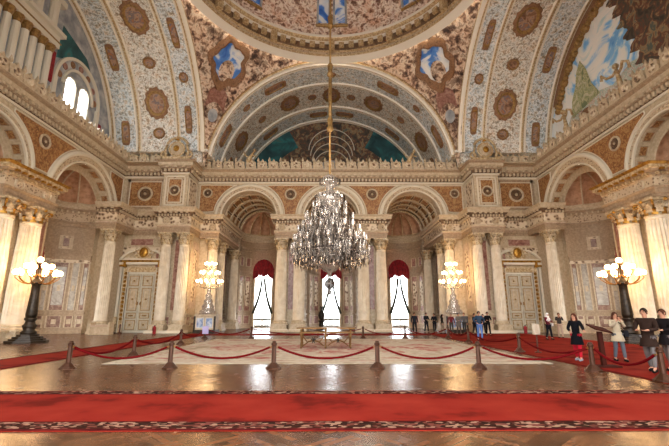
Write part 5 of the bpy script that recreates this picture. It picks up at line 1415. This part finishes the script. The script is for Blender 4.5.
person(8.35, 35.9, R(20), 1.74, 'person in black, left one of the dark pair right of the right window', arms='front', group=CR)
person(9.0, 35.6, R(-30), 1.68, 'person in black, leaning right one of the dark pair by the right window', arms='front', lean=.08, group=CR)
person(9.45, 34.8, R(60), 1.6, 'person with a beige collar behind a black-clad one in the crowd', top='2a2420', legs='8c7a64', long_hair=True, group=CR)
person(10.05, 34.2, R(-20), 1.66, 'person in a dark red coat in the middle of the crowd', top='6c2428', legs='4a4640', group=CR)
person(10.35, 33.2, R(10), 1.7, 'person in a grey patterned coat at the front of the crowd', top='6e655c', legs='5a4a44', coat=.25, arms='front', group=CR)
person(10.95, 33.6, R(-40), 1.72, 'person in grey with brown hair beside the one in the patterned coat', top='5c5856', legs='3a3634', hair='5a3a24', group=CR)
person(11.65, 33.2, R(30), 1.68, 'person in black before the right candelabrum pedestal', top='141418', legs='1a1a1e', arms='front', bag='3a4a66', group=CR)
person(12.35, 33.2, R(-15), 1.62, 'person in black bending forward left of the one in jeans', top='121216', legs='1c1a1c', lean=.16, arms='front', group=CR)
person(9.35, 25.8, R(5), 1.78, 'person in a dark top, denim vest and blue jeans with hands on hips', top='2f4256', legs='5a78b0', shoes='222428', arms='hips', stride=.05)
person(12.0, 31.3, R(-5), 1.78, 'person all in black standing just behind the one in blue jeans', top='141416', legs='121214', arms='front')
person(14.25, 26.8, R(15), 1.68, 'person in a white headscarf and maroon jacket holding a bag', top='6a2630', legs='1a1a20', scarf='e4e2e0', arms='front', bag='c8c4c0')
person(15.9, 28.4, R(-20), 1.7, 'person in a dark grey jacket and beige trousers taking a photo', top='3c3836', legs='b09a88', hair='6a4a34', arms='phone')
person(8.72, 14.6, R(-55), 1.62, 'woman with long brown hair in a black coat and red trousers at the lectern', top='0e0e12', legs='b01c2c', shoes='8c949c', hair='4a2416', long_hair=True, arms='point', coat=.32, stride=.1)
person(10.05, 14.4, R(-10), 1.66, 'person in a beige coat with a dark shoulder bag, right of the lectern', top='b0a086', legs='5c6068', hair='4a2c20', long_hair=True, arms='phone', coat=.2, stride=.12, bag='1c1c20')
person(9.12, 11.8, R(-60), 1.76, 'tall person in a dark brown jacket and grey trousers behind the nearest rope post', top='2c1e18', legs='6a6462', hair='2c2018', stride=.18, build=1.15, arms='front', coat=.22)
person(9.98, 12.2, R(-80), 1.74, 'person in a black coat cut off by the right edge of the picture', top='181214', legs='706866', hair='4a2a1c', stride=.16, coat=.2, arms='front')
WS = 20
EXPO = -.3
# ------------------------------------------------------------------ camera, world, view
cam = bpy.data.cameras.new('camera'); co = bpy.data.objects.new('camera', cam); COL.objects.link(co)
cam.sensor_width = 36; cam.lens = 397/669*36; cam.clip_end = 300
co.location = (0, 0, 1.6); co.rotation_euler = (R(90+12.98), 0, R(-.46)); sc.camera = co
w = bpy.data.worlds.new('world'); sc.world = w; w.use_nodes = True
bg = w.node_tree.nodes['Background']; NT = w.node_tree
tcw = NT.nodes.new('ShaderNodeTexCoord'); sx = NT.nodes.new('ShaderNodeSeparateXYZ'); mrw = NT.nodes.new('ShaderNodeValToRGB')
NT.links.new(tcw.outputs['Generated'], sx.inputs[0]); NT.links.new(sx.outputs[2], mrw.inputs[0]); NT.links.new(mrw.outputs[0], bg.inputs[0])
mrw.color_ramp.elements[0].position = .0; mrw.color_ramp.elements[0].color = (.5, .5, .48, 1); mrw.color_ramp.elements[1].position = .04; mrw.color_ramp.elements[1].color = (.93, .97, 1, 1); bg.inputs[1].default_value = WS
def portal(x, y, z, sx, sy, d, flr=False):
    l = bpy.data.lights.new('window_portal', 'AREA'); l.shape = 'RECTANGLE'; l.size = sx; l.size_y = sy; l.cycles.is_portal = True
    o = bpy.data.objects.new('window_portal', l); COL.objects.link(o); o.location = (x, y, z)
    o.rotation_euler = Vector(d).to_track_quat('-Z', 'Y').to_euler()
for c in (-8.25, 0, 8.25): portal(c, YB+8.2+2.45, 4.1, 2.8, 8.4, (0, -1, 0))
for c, r in FO: portal(c, -3.2, 5.8, 2*r, 11.5, (0, 1, 0))
for c, hw, a, b in LH: portal(c, YC-HS-12.95, (a+b+hw)/2, 2*hw, b+hw-a, (0, 1, 0))
for s in (-1, 1):
    for c, r in ((32.2, 2.8), (22.6, 2.4)): portal(s*(XS+.9+r-.1), c, 3.9, 2.6, 7.8, (-s, 0, 0))
portal(-XL-.2, YC+6.4, 19.7, 3.4, 2.8, (1, 0, 0)); portal(-XL-.2, YC-6.4, 19.7, 3.4, 2.8, (1, 0, 0))
vs = sc.view_settings; sc.display_settings.display_device = 'sRGB'
vs.view_transform = 'Standard'; vs.look = 'None'; vs.gamma = 1; vs.use_curve_mapping = False; vs.exposure = EXPO
sc.cycles.use_denoising = True
sc.cycles.max_bounces = 8; sc.cycles.diffuse_bounces = 4; sc.cycles.glossy_bounces = 3; sc.cycles.transparent_max_bounces = 12
sc.cycles.sample_clamp_indirect = 8; sc.cycles.use_adaptive_sampling = True
